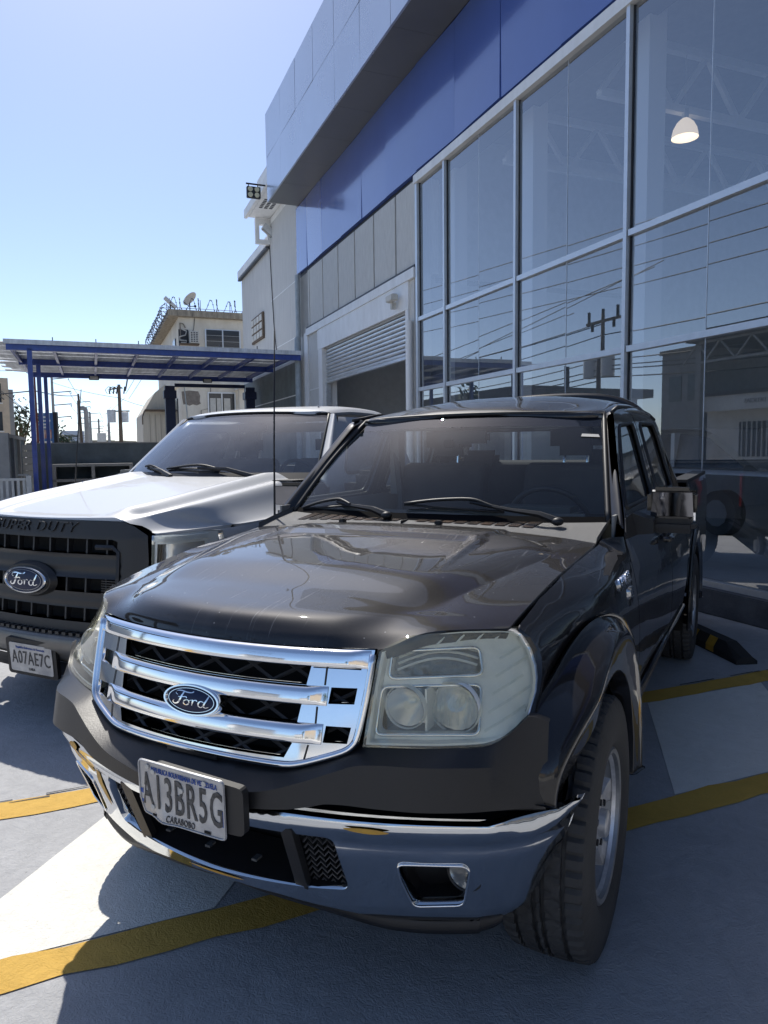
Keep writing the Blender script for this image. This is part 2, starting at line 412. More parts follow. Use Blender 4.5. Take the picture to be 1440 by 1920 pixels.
m_wdark=mk('dark_grey_render',(.16,.185,.19),.85,var=.2,vscale=2,bump=.3,bscale=40)
m_blue=mk('blue_panel',(.065,.115,.36),.16,coat=.6,coat_rough=.05,var=.06,vscale=.7,spec=.6)
m_fasc=mk('silver_panel',(.50,.53,.58),.28,metal=.75,var=.08,vscale=.6)
m_soff=mk('soffit_panel',(.15,.15,.14),.35,metal=.3,var=.1,vscale=.8)
m_alu=mk('aluminium_frame',(.62,.65,.68),.4,metal=.55,var=.06,vscale=9)
m_wht=mk('white_trim',(.82,.82,.81),.55,col2=(.72,.715,.70),vscale=5,stretch=(1,1,.4))
m_shut=mk('galvanised_shutter',(.68,.70,.71),.38,metal=.7,var=.14,vscale=5,stretch=(.4,1,3))
m_colw=mk('white_column',(.82,.82,.82),.5)
m_dark=mk('dark_gasket',(.02,.022,.028),.6)
m_seam=mk('dark_seam',(.05,.055,.065),.6)
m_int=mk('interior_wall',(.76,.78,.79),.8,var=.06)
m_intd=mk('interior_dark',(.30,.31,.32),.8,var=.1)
m_pipe=mk('grey_downpipe',(.36,.40,.42),.55,var=.15,vscale=6)
m_pane=glass('showroom_glass',(.70,.74,.77),.95,ior=1.5,boost=.20)
m_navy=mk('blue_steel_paint',(.022,.055,.27),.4,coat=.3,var=.2,vscale=8)
m_lift=mk('dark_blue_lift_paint',(.008,.016,.06),.45,var=.2)
m_zinc=mk('zinc_sheet',(.62,.64,.66),.5,metal=.15,var=.22,vscale=2,stretch=(.5,4,1))
m_cream=mk('weathered_cream_render',(.76,.71,.61),.92,col2=(.58,.52,.43),vscale=1.3,stretch=(1,1,.45),bump=.4,bscale=20,detail=9)
m_ledge=mk('stained_ledge',(.42,.36,.27),.95,col2=(.17,.14,.11),vscale=3,stretch=(2.2,2.2,.5),detail=9)
m_bare=mk('bare_cement',(.22,.19,.16),.95,var=.2,vscale=7,bump=.6,bscale=30)
m_wgl=mk('dark_window_glass',(.035,.04,.045),.12,spec=.6)
m_wire=mk('wire_steel',(.10,.10,.11),.5,metal=.6)
m_cable=mk('black_cable',(.012,.012,.013),.6)
m_wood=mk('pole_wood',(.13,.10,.075),.9,var=.25,vscale=3,stretch=(6,6,.4))
m_conc=mk('pole_concrete',(.30,.29,.27),.9,var=.15,vscale=4)
m_trafo=mk('transformer_paint',(.55,.57,.58),.5,var=.15)
m_acw=mk('aged_white_plastic',(.55,.53,.48),.6,var=.12,vscale=8)
m_rust=mk('rusty_grille',(.12,.085,.06),.85,var=.3,vscale=20)
m_leaf=mk('leaf_green',(.045,.075,.025),.6,var=.4,vscale=4)
m_leafd=mk('leaf_dark_green',(.03,.05,.02),.6,var=.4,vscale=4)
m_bark=mk('bark',(.10,.075,.05),.95,var=.3)
m_tan=mk('tan_render',(.62,.50,.36),.9,var=.15,vscale=2)
m_grey=mk('grey_render',(.32,.315,.30),.9,var=.15,vscale=2)
m_wallw=mk('white_wall_render',(.76,.74,.69),.9,var=.1,vscale=2)
m_roofd=mk('dark_roof',(.09,.085,.08),.85,var=.2,vscale=4)
m_gate=mk('white_gate_paint',(.55,.54,.50),.6,var=.15,vscale=6)
m_redp=mk('red_brown_paint',(.10,.018,.014),.6,var=.2)
m_lampg=mk('lamp_housing_black',(.012,.012,.013),.45)
m_lens=mk('lamp_lens_cream',(.75,.70,.48),.25,var=.1)
m_lensg=mk('floodlight_glass',(.16,.17,.17),.12,spec=.7,var=.2,vscale=20)
m_rub=mk('rubber_black',(.013,.013,.014),.75,var=.25,vscale=12,bump=.2,bscale=60)
m_ylw=mk('reflective_yellow',(.50,.28,.02),.5,var=.2,vscale=12)

# ------------------------------------------------------------------ facade frame
FA=radians(-22.02); U=Vector((sin(FA),cos(FA),0)); N=Vector((cos(FA),-sin(FA),0))
FRZ=atan2(U.y,U.x)
def fw(u,n,z=0.): return U*u+N*n+Vector((0,0,z))
def froot(name,label,cat,u=0,n=5.0,z=0,group=None):
    """thing whose local x runs along the facade (away), local y outwards, z up"""
    return empty(name,fw(u,n,z),FRZ,label,cat,group)
def flat(name,poly,z,mat,kind='structure',u=0):
    mb=MB(); P=[fw(a,b,z) for a,b in poly]
    mb.add(P,[list(range(len(P)))]); o=mb.build(name,mat); o['kind']=kind
    if o.data.polygons[0].normal.z<0: o.data.flip_normals()
    return o
# ground
mb=MB(); mb.add([(-500,-500,-.012),(500,-500,-.012),(500,900,-.012),(-500,900,-.012)],[[0,1,2,3]])
tag(mb.build('ground',m_asph),kind='structure')
flat('parking_lot',[(-16,-9.1),(-16,5.2),(26,5.2),(26,-9.1)],0,m_lot)
def uneven(poly_u0,poly_u1,n0,n1,z,name,mat,amp=.012):
    a=[];b=[];n=n0
    while n<n1+.01:
        a.append((poly_u0+random.uniform(-amp,amp),n)); b.append((poly_u1+random.uniform(-amp,amp),n)); n+=.14
    return flat(name,a+b[::-1],z,mat)
for n0 in (-6.9,-5.5,-4.1,-2.735,-1.346,.043,1.432,2.82):
    k=.745
    flat('zebra_marking',[(2.218,n0-.627),(3.112,n0+.039),(3.112,n0+.92),(2.218,n0+.253)],.0025,m_white)
uneven(2.075,2.215,-7,4.82,.0035,'yellow_line',m_yellow)
uneven(3.115,3.265,-7,4.82,.0035,'yellow_line',m_yellow)
# crack along the upper line: thin dark broken strip
mb=MB(); n=-1.2
while n<4.7:
    L=random.uniform(.05,.35); w=random.uniform(.003,.012)
    if random.random()<.6:
        u0=3.262+random.uniform(-.012,.02); mb.add([fw(u0,n,.0052),fw(u0+w,n,.0052),fw(u0+w*random.uniform(.5,2)+random.uniform(-.01,.01),n+L,.0052),fw(u0+random.uniform(-.01,.01),n+L,.0052)],[[0,1,2,3]])
    n+=L*.9
mb.build('pavement_crack',m_dark)['kind']='structure'
# ------------------------------------------------------------------ showroom building
bld=froot('showroom_building','two storey car showroom with blue panel band, silver canopy and tall glass wall','building')
UN=-9.17       # near end of the glazing
# plinth / step under the glass
B('plinth',m_plinth,bld,(UN,10.9,-.3,.13,0,.22),b=.01)
# frames: uprights 2 m apart, thin butt joints between, transoms
ups=[10.73,9.76,7.83,5.83,3.83,1.83,-.17,-2.17,-4.17,-6.17,-8.17]
zt=[.24,2.42,3.54,5.66]
for i,u in enumerate(ups):
    w=.05 if i else .07
    B('mullion',m_alu,bld,(u-w/2,u+w/2,-.04,.055,.24,5.7))
    B('gasket',m_dark,bld,(u+w/2+.001,u+w/2+.016,-.02,.012,.26,5.66),(u-w/2-.016,u-w/2-.001,-.02,.012,.26,5.66))
B('head_rail',m_wht,bld,(UN,10.78,-.05,.075,5.665,5.79))
B('sill_rail',m_alu,bld,(UN,10.7,-.04,.05,.222,.275))
for z in (2.42,3.54):
    for a,b in zip(ups[1:],ups[:-1]): B('transom',m_alu,bld,(a+.026,b-.036,-.035,.045,z-.03,z+.03))
for a,b in zip(ups[1:],ups[:-1]):
    mids=[a,b] if b-a<1.2 else [a,(a+b)/2,b]
    for c,d in zip(mids[:-1],mids[1:]):
        for z0,z1 in ((.28,2.39),(2.45,3.51),(3.57,5.665)):
            e0=.026 if c==a else .004; e1=.036 if d==b else .004
            tw=random.uniform(-.0022,.0022); tv=random.uniform(-.0015,.0015)
            x0,x1=c+e0,d-e1; mb=MB()
            V=[]
            for yy in (-.004,.004):
                V+=[(x0,yy-tw-tv,z0),(x1,yy+tw-tv,z0),(x1,yy+tw+tv,z1),(x0,yy-tw+tv,z1)]
            mb.add(V,[[4,5,6,7]])   # outer face only: a thin pane
            mb.build('glass_pane',m_pane,bld)
    if b-a>1.2: B('butt_joint',m_alu,bld,((a+b)/2-.003,(a+b)/2+.003,-.006,.008,.28,5.66))
# wall behind / around
B('wall',m_stucco,bld,(10.8,10.87,-.25,-.06,0,5.7),(10.8,17.9,-.4,-.02,4.3,5.82),(17.14,17.9,-.4,-.02,0,5.82))
B('upper_wall',m_seam,bld,(UN,17.86,-.5,-.06,5.8,9.4))
B('shadow_gap',m_dark,bld,(UN,17.8,-.055,-.012,5.76,5.83))
# stucco panels above the door with recessed dark joints
sj=[17.06,16.90,15.83,14.74,13.70,12.66,11.63,10.80]
B('joint_backing',m_seam,bld,(10.79,17.08,-.016,-.004,4.33,5.77))
for b,a in zip(sj[:-1],sj[1:]):
    B('stucco_panel',m_stucco,bld,(a+.028,b-.028,-.003,.022,4.44,5.755),b=.004)
B('drip_strip',m_seam,bld,(10.79,17.1,-.002,.06,4.385,4.425))
B('lintel_band',m_wht,bld,(10.79,17.12,0,.075,4.225,4.383))
B('lintel',m_wht,bld,(11.06,16.22,0,.055,3.77,4.222))
B('door_jamb',m_wht,bld,(15.90,16.20,-.3,.05,0,3.768)); B('door_jamb',m_wht,bld,(11.08,11.19,-.3,.05,0,3.768))
B('pilaster',m_stucco,bld,(10.88,11.075,-.3,.02,0,4.22)); B('pilaster',m_stucco,bld,(16.23,17.05,-.3,.02,0,4.22))
B('pilaster_groove',m_wht,bld,(16.235,17.045,.0205,.026,2.90,2.925))
B('post_cover',m_wht,bld,(17.09,17.40,-.3,.04,0,4.32))
# roller shutter: slats
for k in range(10):
    z0=3.035+k*.079
    mb=MB(); prof=[(-.10,z0),(-.055,z0+.006),(-.035,z0+.03),(-.035,z0+.05),(-.055,z0+.070),(-.10,z0+.0745)]
    mb.prism(prof,'x',11.2,15.89); mb.build('shutter_slat',m_shut,bld)
B('shutter_bottom_bar',m_shut,bld,(11.2,15.89,-.115,-.03,2.985,3.032))
B('shutter_guide',m_shut,bld,(11.192,11.25,-.13,-.02,0,3.0)); B('shutter_guide',m_shut,bld,(15.84,15.898,-.13,-.02,0,3.0))
# garage interior
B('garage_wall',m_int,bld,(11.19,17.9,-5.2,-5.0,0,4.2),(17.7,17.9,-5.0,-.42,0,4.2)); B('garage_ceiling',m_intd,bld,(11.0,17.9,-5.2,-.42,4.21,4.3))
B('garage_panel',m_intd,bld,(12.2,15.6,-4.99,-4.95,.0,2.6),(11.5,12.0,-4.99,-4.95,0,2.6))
mbf=MB(); mbf.lathe([(.0,.0),(.06,.14),(.1,.16),(.12,.15)],20,Matrix.Translation((15.2,-4.9,3.05))); mbf.build('wall_fan',m_lampg,bld,40)
# white pipe beside the glass, down pipe at the corner
MB().cyl((10.94,.09,0),(10.94,.09,3.55),.055,14).build('white_pipe',m_wht,bld,40)
MB().tube([(17.72,.12,0),(17.72,.12,4.25),(17.72,.09,4.3),(17.72,.09,5.8)],[.075,.075,.06,.06],14).build('downpipe',m_pipe,bld,40)
# blue panels
bj=[17.80,16.94,15.68,14.42,13.17,11.93,10.68,9.41,8.15,6.89,5.63,4.37,3.11,1.85,.59,-.67,-1.93,-3.19,-4.45,-5.71,-6.97,-8.23]
for b,a in zip(bj[:-1],bj[1:]):
    mb=MB(); t=random.uniform(-.012,.012); tv=random.uniform(-.006,.006)
    x0,x1=a+.004,b-.004
    mb.add([(x0,.062-t-tv,5.835),(x1,.062+t-tv,5.835),(x1,.062+t+tv,7.43),(x0,.062-t+tv,7.43),(x0,-.05,5.835),(x1,-.05,5.835),(x1,-.05,7.43),(x0,-.05,7.43)],[[0,1,2,3],[4,7,6,5],[0,4,5,1],[1,5,6,2],[2,6,7,3],[3,7,4,0]])
    mb.build('blue_panel',m_blue,bld)
# canopy: fascia panels in two rows, soffit panels
fj=[17.62,16.25,14.96,13.67,12.40,11.13,9.87,8.6,7.33,6.06,4.79,3.52,2.25,.98,-.29,-1.56,-2.83,-4.1,-5.37,-6.64,-7.91,-9.18]
for b,a in zip(fj[:-1],fj[1:]):
    for z0,z1 in ((7.44,8.445),(8.453,9.47)):
        mb=MB(); t=random.uniform(-.003,.003); tv=random.uniform(-.003,.003); x0,x1=a+.005,b-.005
        mb.add([(x0,.82-t-tv,z0),(x1,.82+t-tv,z0),(x1,.82+t+tv,z1),(x0,.82-t+tv,z1),(x0,.77,z0),(x1,.77,z0),(x1,.77,z1),(x0,.77,z1)],[[0,1,2,3],[4,7,6,5],[0,4,5,1],[1,5,6,2],[2,6,7,3],[3,7,4,0]])
        mb.build('fascia_panel',m_fasc,bld)
    B('soffit_panel',m_soff,bld,(a+.003,b-.003,.06,.785,7.436,7.46))
B('canopy_end_panel',m_fasc,bld,(17.605,17.63,-.05,.79,7.45,9.46))
B('canopy_core',m_seam,bld,(UN,17.60,-.05,.765,7.47,9.44))
B('near_end_wall',m_stucco,bld,(UN-.2,UN-.01,-9,-.05,0,9.4))
# interior of the showroom
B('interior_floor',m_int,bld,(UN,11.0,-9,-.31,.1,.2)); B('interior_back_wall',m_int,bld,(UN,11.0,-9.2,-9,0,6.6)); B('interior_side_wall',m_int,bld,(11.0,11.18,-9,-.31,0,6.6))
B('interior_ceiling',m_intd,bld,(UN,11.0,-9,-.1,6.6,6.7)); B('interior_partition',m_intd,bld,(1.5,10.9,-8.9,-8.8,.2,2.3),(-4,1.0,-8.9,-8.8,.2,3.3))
B('roof_slab',m_roofd,bld,(UN,17.9,-9.3,-.52,9.2,9.35)); B('back_wall',m_stucco,bld,(UN,17.9,-9.5,-9.32,0,9.3))
for u,r in ((10.4,.13),(8.27,.16),(6.15,.11),(4.1,.13),(2.0,.13),(-.1,.13)):
    B('interior_column',m_colw,bld,(u-r,u+r,-.62,-.40,.2,6.55))
for u in (9.3,7.2,5.1,3.0,.9,-1.2):     # roof trusses seen faintly
    mb=MB(); mb.bar((u,-.7,6.3),(u,-8.8,6.3),.09,.09); mb.bar((u,-.7,5.6),(u,-8.8,5.6),.09,.09)
    y=-.7
    while y>-8: mb.bar((u,y,5.6),(u,y-.55,6.3),.06,.06,(1,0,0)); mb.bar((u,y-.55,6.3),(u,y-1.1,5.6),.06,.06,(1,0,0)); y-=1.1
    mb.build('roof_truss',m_int,bld)
# pendant lamp hanging inside, lit
lm=mk('lit_lamp_shade',(.9,.8,.65),.4,emit=(1,.80,.58),estr=.6); lb=mk('lit_lamp_tube',(1,.95,.85),.4,emit=(1,.92,.75),estr=9)
lp=empty('pendant_lamp',fw(7.18,7.0,5.27),FRZ,'lit dome pendant lamp hanging behind the upper glass','lamp'); lp.scale=(.68,.68,.68)
MB().lathe([(0,.235),(.06,.228),(.16,.205),(.26,.15),(.32,.085),(.345,.05),(.345,.0)],28,Matrix.Rotation(pi/2,4,'X')).build('lamp_shade',lm,lp,40)
MB().cyl((0,0,.34),(0,0,.50),.06,12).build('lamp_cap',m_alu,lp,40); MB().cyl((0,0,.5),(0,0,1.5),.012,6).build('lamp_rod',m_alu,lp)
MB().tube([(-.12,.0,.2),(.12,.0,.2)],.022,8).build('lamp_tube',lb,lp)
# camera / light over the door
sc=empty('security_light',fw(11.5,4.93,3.93),FRZ,'small cream security light on the white door lintel','security light')
mb=MB(); mb.box(-.19,.10,.05,.17,.02,.13,b=.015); mb.build('housing',m_acw,sc); B('bracket',m_acw,sc,(-.02,.05,.016,.1,-.09,.02)); B('lens',m_lensg,sc,(.101,.108,.065,.155,.03,.12))
# ------------------------------------------------------------------ grey wing beyond
wg=froot('grey_wing_building','grey rendered wing with parapet and grilled vent beyond the blue panels','building')
B('wall',m_wing,wg,(17.95,20.9,-6,0,0,7.9),(20.9,25.2,-6,-.01,0,7.35))
B('parapet_cap',m_wht,wg,(20.95,25.35,-6,.10,7.35,7.62),b=.02)
B('roof_edge_strip',m_seam,wg,(20.95,25.30,.0,.104,7.28,7.34))
for z in (5.77,4.37,2.9): B('score_line',m_wht,wg,(17.96,25.18 if z<5 else 20.88,.001,.006,z-.012,z+.012))
B('lower_band',m_wdark,wg,(17.96,25.19,.0015,.004,0,2.88),(17.96,25.19,.0015,.004,2.915,3.75))
B('upper_block',m_wht,wg,(18.0,21.0,-3,.0,7.9,8.07))
wv=B('vent_window',m_rust,wg,(21.85,23.5,.002,.05,4.88,5.66))
for i in range(4):
    for j in range(3): B('vent_block',m_acw,wv,(21.95+i*.4,22.25+i*.4,.05,.07,4.95+j*.24,5.13+j*.24))
MB().tube([(20.86,.02,7.4),(20.7,.025,6.2),(20.55,.02,5.0),(20.2,.03,4.0)],.012,6).build('wall_cable',m_cable,wg)
# projecting eave box with perforated soffit and open bracket
B('eave_box',m_wht,wg,(17.7,20.95,-.2,.60,8.09,8.26),b=.012); B('eave_lip',m_wht,wg,(17.7,21.03,.602,.70,8.07,8.30),b=.008); B('eave_upstand',m_wht,wg,(17.7,19.6,.45,.62,8.301,8.62),b=.008)
mb=MB()
for i in range(6):
    for j in range(3): mb.box(19.3+i*.13,19.38+i*.13,.12+j*.14,.21+j*.14,8.083,8.089)
mb.build('soffit_vent',m_seam,wg)
mb=MB(); mb.box(20.82,20.94,.0,.42,7.89,8.06); mb.box(20.82,20.94,.0,.42,7.36,7.48); mb.box(20.82,20.94,.0,.08,7.48,7.89); mb.box(20.82,20.94,.31,.42,7.48,7.89)
mb.build('eave_bracket',m_wht,wg)
# floodlights
# ------------------------------------------------------------------ vehicle materials
def paint(name,col,dust,rough,coat=1.,metal=.0,scr=0.,spec=.5):
    m=mk(name,col,rough,metal=metal,coat=coat,coat_rough=.02,spec=spec); t=m.node_tree; p=t.nodes['Principled BSDF']
    tc=t.nodes.new('ShaderNodeTexCoord'); n=t.nodes.new('ShaderNodeTexNoise'); n.inputs['Scale'].default_value=3.; n.inputs['Detail'].default_value=7; n.inputs['Roughness'].default_value=.6
    t.links.new(tc.outputs['Object'],n.inputs['Vector'])
    g=t.nodes.new('ShaderNodeNewGeometry'); sp=t.nodes.new('ShaderNodeSeparateXYZ'); t.links.new(g.outputs['Normal'],sp.inputs[0])
    up=t.nodes.new('ShaderNodeMapRange'); up.inputs['From Min'].default_value=.3; up.inputs['From Max'].default_value=1.; t.links.new(sp.outputs['Z'],up.inputs[0])
    mu=t.nodes.new('ShaderNodeMath'); mu.operation='MULTIPLY'; t.links.new(n.outputs[0],mu.inputs[0]); t.links.new(up.outputs[0],mu.inputs[1])
    mx=t.nodes.new('ShaderNodeMix'); mx.data_type='RGBA'; mx.inputs['A'].default_value=(*col,1); mx.inputs['B'].default_value=(*dust,1); t.links.new(mu.outputs[0],mx.inputs['Factor'])
    fl=t.nodes.new('ShaderNodeTexNoise'); fl.inputs['Scale'].default_value=900; fl.inputs['Detail'].default_value=1; t.links.new(tc.outputs['Object'],fl.inputs['Vector'])
    fr=t.nodes.new('ShaderNodeMapRange'); fr.inputs['From Min'].default_value=.62; fr.inputs['From Max'].default_value=.75; fr.inputs['To Max'].default_value=.5; t.links.new(fl.outputs[0],fr.inputs[0])
    m2=t.nodes.new('ShaderNodeMix'); m2.data_type='RGBA'; m2.inputs['B'].default_value=tuple(min(1,c*3+.02) for c in dust)+(1,); t.links.new(fr.outputs[0],m2.inputs['Factor']); t.links.new(mx.outputs['Result'],m2.inputs['A'])
    last=m2
    if scr:   # fine wipe marks and scratches in the clear coat: stretched noise, pale
        mp=t.nodes.new('ShaderNodeMapping'); mp.inputs['Rotation'].default_value=(0,0,radians(52)); mp.inputs['Scale'].default_value=(1.6,26,1); t.links.new(tc.outputs['Object'],mp.inputs[0])
        s=t.nodes.new('ShaderNodeTexNoise'); s.inputs['Scale'].default_value=2.2; s.inputs['Detail'].default_value=8; s.inputs['Roughness'].default_value=.72; s.inputs['Distortion'].default_value=.5; t.links.new(mp.outputs[0],s.inputs['Vector'])
        sr=t.nodes.new('ShaderNodeMapRange'); sr.inputs['From Min'].default_value=.60; sr.inputs['From Max'].default_value=.74; sr.inputs['To Max'].default_value=scr; t.links.new(s.outputs[0],sr.inputs[0])
        big=t.nodes.new('ShaderNodeTexNoise'); big.inputs['Scale'].default_value=2.4; t.links.new(tc.outputs['Object'],big.inputs['Vector'])
        br=t.nodes.new('ShaderNodeMapRange'); br.inputs['From Min'].default_value=.42; br.inputs['From Max'].default_value=.62; t.links.new(big.outputs[0],br.inputs[0])
        mm=t.nodes.new('ShaderNodeMath'); mm.operation='MULTIPLY'; t.links.new(sr.outputs[0],mm.inputs[0]); t.links.new(br.outputs[0],mm.inputs[1])
        m3=t.nodes.new('ShaderNodeMix'); m3.data_type='RGBA'; m3.inputs['B'].default_value=(.30,.30,.31,1); t.links.new(mm.outputs[0],m3.inputs['Factor']); t.links.new(m2.outputs['Result'],m3.inputs['A']); last=m3
        # dust spots
        v=t.nodes.new('ShaderNodeTexVoronoi'); v.inputs['Scale'].default_value=26; v.inputs['Randomness'].default_value=1; t.links.new(tc.outputs['Object'],v.inputs['Vector'])
        vr=t.nodes.new('ShaderNodeMapRange'); vr.inputs['From Min'].default_value=.04; vr.inputs['From Max'].default_value=.07; vr.inputs['To Min'].default_value=.5; vr.inputs['To Max'].default_value=0; t.links.new(v.outputs['Distance'],vr.inputs[0])
        m4=t.nodes.new('ShaderNodeMix'); m4.data_type='RGBA'; m4.inputs['B'].default_value=(.3,.3,.3,1); t.links.new(vr.outputs[0],m4.inputs['Factor']); t.links.new(m3.outputs['Result'],m4.inputs['A']); last=m4
    t.links.new(last.outputs['Result'],p.inputs['Base Color'])
    cr_=t.nodes.new('ShaderNodeMapRange'); cr_.inputs['To Min'].default_value=.0; cr_.inputs['To Max'].default_value=.045; t.links.new(n.outputs[0],cr_.inputs[0]); t.links.new(cr_.outputs[0],p.inputs['Coat Roughness'])
    # slight orange peel
    bn=t.nodes.new('ShaderNodeTexNoise'); bn.inputs['Scale'].default_value=5; bn.inputs['Detail'].default_value=2; t.links.new(tc.outputs['Object'],bn.inputs['Vector'])
    b=t.nodes.new('ShaderNodeBump'); b.inputs['Strength'].default_value=.05; b.inputs['Distance'].default_value=.02; t.links.new(bn.outputs[0],b.inputs['Height']); t.links.new(b.outputs[0],p.inputs['Normal']); t.links.new(b.outputs[0],p.inputs['Coat Normal'])
    return m
v_paint=paint('dark_brown_paint',(.0065,.0055,.0055),(.013,.0115,.011),.45,spec=.12)
v_hood=paint('dark_brown_hood_paint',(.010,.0085,.008),(.024,.021,.020),.5,scr=.95,spec=.12)
v_chrome=mk('chrome',(.86,.87,.88),.045,metal=1.,var=.03,vscale=6)
def bumper_chrome():
    m=mk('scuffed_chrome',(.62,.645,.67),.07,metal=1.,bump=.04,bscale=9); t=m.node_tree; p=t.nodes['Principled BSDF']
    tc=t.nodes.new('ShaderNodeTexCoord'); n=t.nodes.new('ShaderNodeTexNoise'); n.inputs['Scale'].default_value=7; n.inputs['Detail'].default_value=8; t.links.new(tc.outputs['Object'],n.inputs['Vector'])
    r=t.nodes.new('ShaderNodeMapRange'); r.inputs['From Min'].default_value=.35; r.inputs['From Max'].default_value=.75; r.inputs['To Min'].default_value=.045; r.inputs['To Max'].default_value=.17; t.links.new(n.outputs[0],r.inputs[0]); t.links.new(r.outputs[0],p.inputs['Roughness'])
    return m
v_bchrome=bumper_chrome()
v_cover=mk('matte_black_cover',(.016,.0155,.016),.42,var=.12,vscale=5,bump=.05,bscale=200,spec=.45)
v_black=mk('black_plastic',(.011,.011,.012),.5,var=.2,vscale=20)
v_bord=mk('glass_border_black',(.004,.004,.005),.9,spec=.1)
v_void=mk('dark_cavity',(.004,.004,.004),.9)
v_mesh=mk('grille_mesh_plastic',(.05,.05,.052),.45)
v_cowl=mk('grey_cowl_plastic',(.105,.105,.105),.55,bump=.5,bscale=350,var=.12)
v_tyre=mk('tyre_rubber',(.034,.034,.034),.72,var=.25,vscale=10,bump=.15,bscale=90)
v_rim=mk('alloy_rim',(.84,.85,.87),.36,metal=.6,col2=(.36,.36,.37),vscale=7)
v_rimd=mk('rim_barrel',(.26,.27,.28),.45,metal=.7,var=.2,vscale=12)
v_glass=glass('windscreen_glass',(.80,.86,.86),1.,ior=1.5,haze=.008,hcol=(.5,.53,.53),fk=.9)
v_sglass=glass('tinted_side_glass',(.72,.75,.75),1.,ior=1.52)
v_rglass=glass('rear_glass',(.9,.93,.93),1.,ior=1.5)
v_band=glass('windscreen_shade_band',(.10,.11,.16),1.,ior=1.5)
v_lens=glass('yellowed_headlamp_lens',(.97,.96,.87),.8,ior=1.38,rough=.0,haze=.13,hcol=(.98,.95,.74))
v_lensc=glass('clear_lens',(.95,.96,.95),1.,ior=1.45)
v_refl=mk('reflector_silver',(.92,.92,.91),.2,metal=.6,bump=.15,bscale=25)
v_bezel=mk('silver_bezel',(.86,.88,.85),.35,metal=.1,var=.06,vscale=12)
v_amber=mk('turn_signal_grey',(.22,.22,.21),.3,metal=.7,var=.25,vscale=50)
v_seat=mk('dark_seat_fabric',(.05,.05,.054),.9,var=.2)
v_dash=mk('dashboard_plastic',(.045,.05,.05),.6,var=.1)
v_trim=mk('cab_trim',(.22,.22,.21),.8)
v_plate=mk('number_plate_metal',(.55,.55,.54),.42,metal=.45,col2=(.36,.36,.37),vscale=14,bump=.3,bscale=14)
v_plblue=mk('plate_blue',(.03,.09,.36),.5)
v_plblk=mk('plate_black',(.012,.012,.013),.5,col2=(.10,.10,.10),vscale=90)
v_fblue=mk('emblem_blue',(.006,.013,.05),.35,spec=.35)
v_scuff=mk('yellow_paint_scuff',(.55,.32,.035),.6,col2=(.42,.24,.05),vscale=25)
v_silver=paint('silver_paint',(.52,.53,.54),(.50,.51,.51),.42,metal=.0,coat=.45)

def ford_badge(parent,c,x,y,w,h,dome=.006,wk=1.25):
    """oval emblem: chrome ring, blue field, script"""
    M_=frame(Vector(c),x,y)
    def oval(sx,sy,z,n=40): return [M_@Vector((sx*cos(2*pi*i/n),sy*sin(2*pi*i/n),z)) for i in range(n)]
    e=MB(); n=40
    rings=[oval(w*.5,h*.5,-.012),oval(w*.5,h*.5,.004),oval(w*.485,h*.475,.010),oval(w*.455,h*.435,.010),oval(w*.44,h*.42,.005)]
    V=[v for r in rings for v in r]; F=[[i*n+k,i*n+(k+1)%n,(i+1)*n+(k+1)%n,(i+1)*n+k] for i in range(4) for k in range(n)]
    e.add(V,F); em=e.build('emblem',v_chrome,parent,40)
    e=MB(); V=[];F=[]
    for q,s in enumerate((1,.66,.33)): V+=oval(w*.442*s,h*.422*s,.004+dome*(1-s*s))
    V.append(M_@Vector((0,0,.004+dome)))
    for i in range(2):
        for k in range(n): F.append([i*n+k,i*n+(k+1)%n,(i+1)*n+(k+1)%n,(i+1)*n+k])
    F+=[[2*n+k,2*n+(k+1)%n,3*n] for k in range(n)]
    e.add(V,F); e.build('field',v_fblue,em,True)
    r=MB(); a=oval(w*.405,h*.375,.0085); b=oval(w*.395,h*.36,.0085); r.add(a+b,[[k,(k+1)%n,n+(k+1)%n,n+k] for k in range(n)]); r.build('inner_ring',v_chrome,em)
    strokes=[([(-.37,.13),(-.43,.19),(-.40,.29),(-.27,.32),(-.13,.29),(.0,.30),(.06,.36)],.022,.045),
             ([(-.20,.30),(-.25,.12),(-.29,-.06),(-.35,-.20),(-.44,-.24),(-.49,-.17),(-.45,-.10)],.05,.03),
             ([(-.35,.05),(-.25,.07),(-.13,.10),(-.10,.05)],.02,.032),
             ([(-.10,-.02),(-.16,-.06),(-.17,-.16),(-.12,-.22),(-.05,-.19),(-.02,-.10),(-.05,-.02),(-.10,-.01)],.032,.026),
             ([(-.04,-.04),(.02,.0),(.07,.02)],.014,.014),
             ([(.07,.03),(.075,-.05),(.06,-.20)],.038,.03),([(.07,-.06),(.11,.01),(.16,.03),(.19,-.01)],.02,.035),
             ([(.36,-.0),(.28,.02),(.23,-.07),(.24,-.18),(.30,-.22),(.36,-.15)],.034,.026),
             ([(.47,.30),(.43,.12),(.38,-.06),(.37,-.17),(.42,-.21),(.50,-.15)],.04,.02)]
    s=MB()
    for pts,w0,w1 in strokes:
        P=cr([(p[0],p[1],0) for p in pts],5); m=len(P); V=[]
        for i,p in enumerate(P):
            t=(P[min(i+1,m-1)]-P[max(i-1,0)]).normalized(); q=Vector((-t.y,t.x,0)); ww=wk*(w0+(w1-w0)*i/(m-1))*(.55+.45*sin(pi*min(1,max(0,(i+.6)/m))))
            for sg in (1,-1):
                k=p+q*ww*.5*sg; u_=Vector((k.x*w*.64,k.y*h*.78,0)); rr_=(u_.x/(w*.44))**2+(u_.y/(h*.42))**2
                V.append(M_@Vector((u_.x,u_.y,.0056+dome*(1-min(1,rr_)))))
        s.add(V,[[2*i,2*i+1,2*i+3,2*i+2] for i in range(m-1)])
    s.build('script',v_chrome,em)
    return em

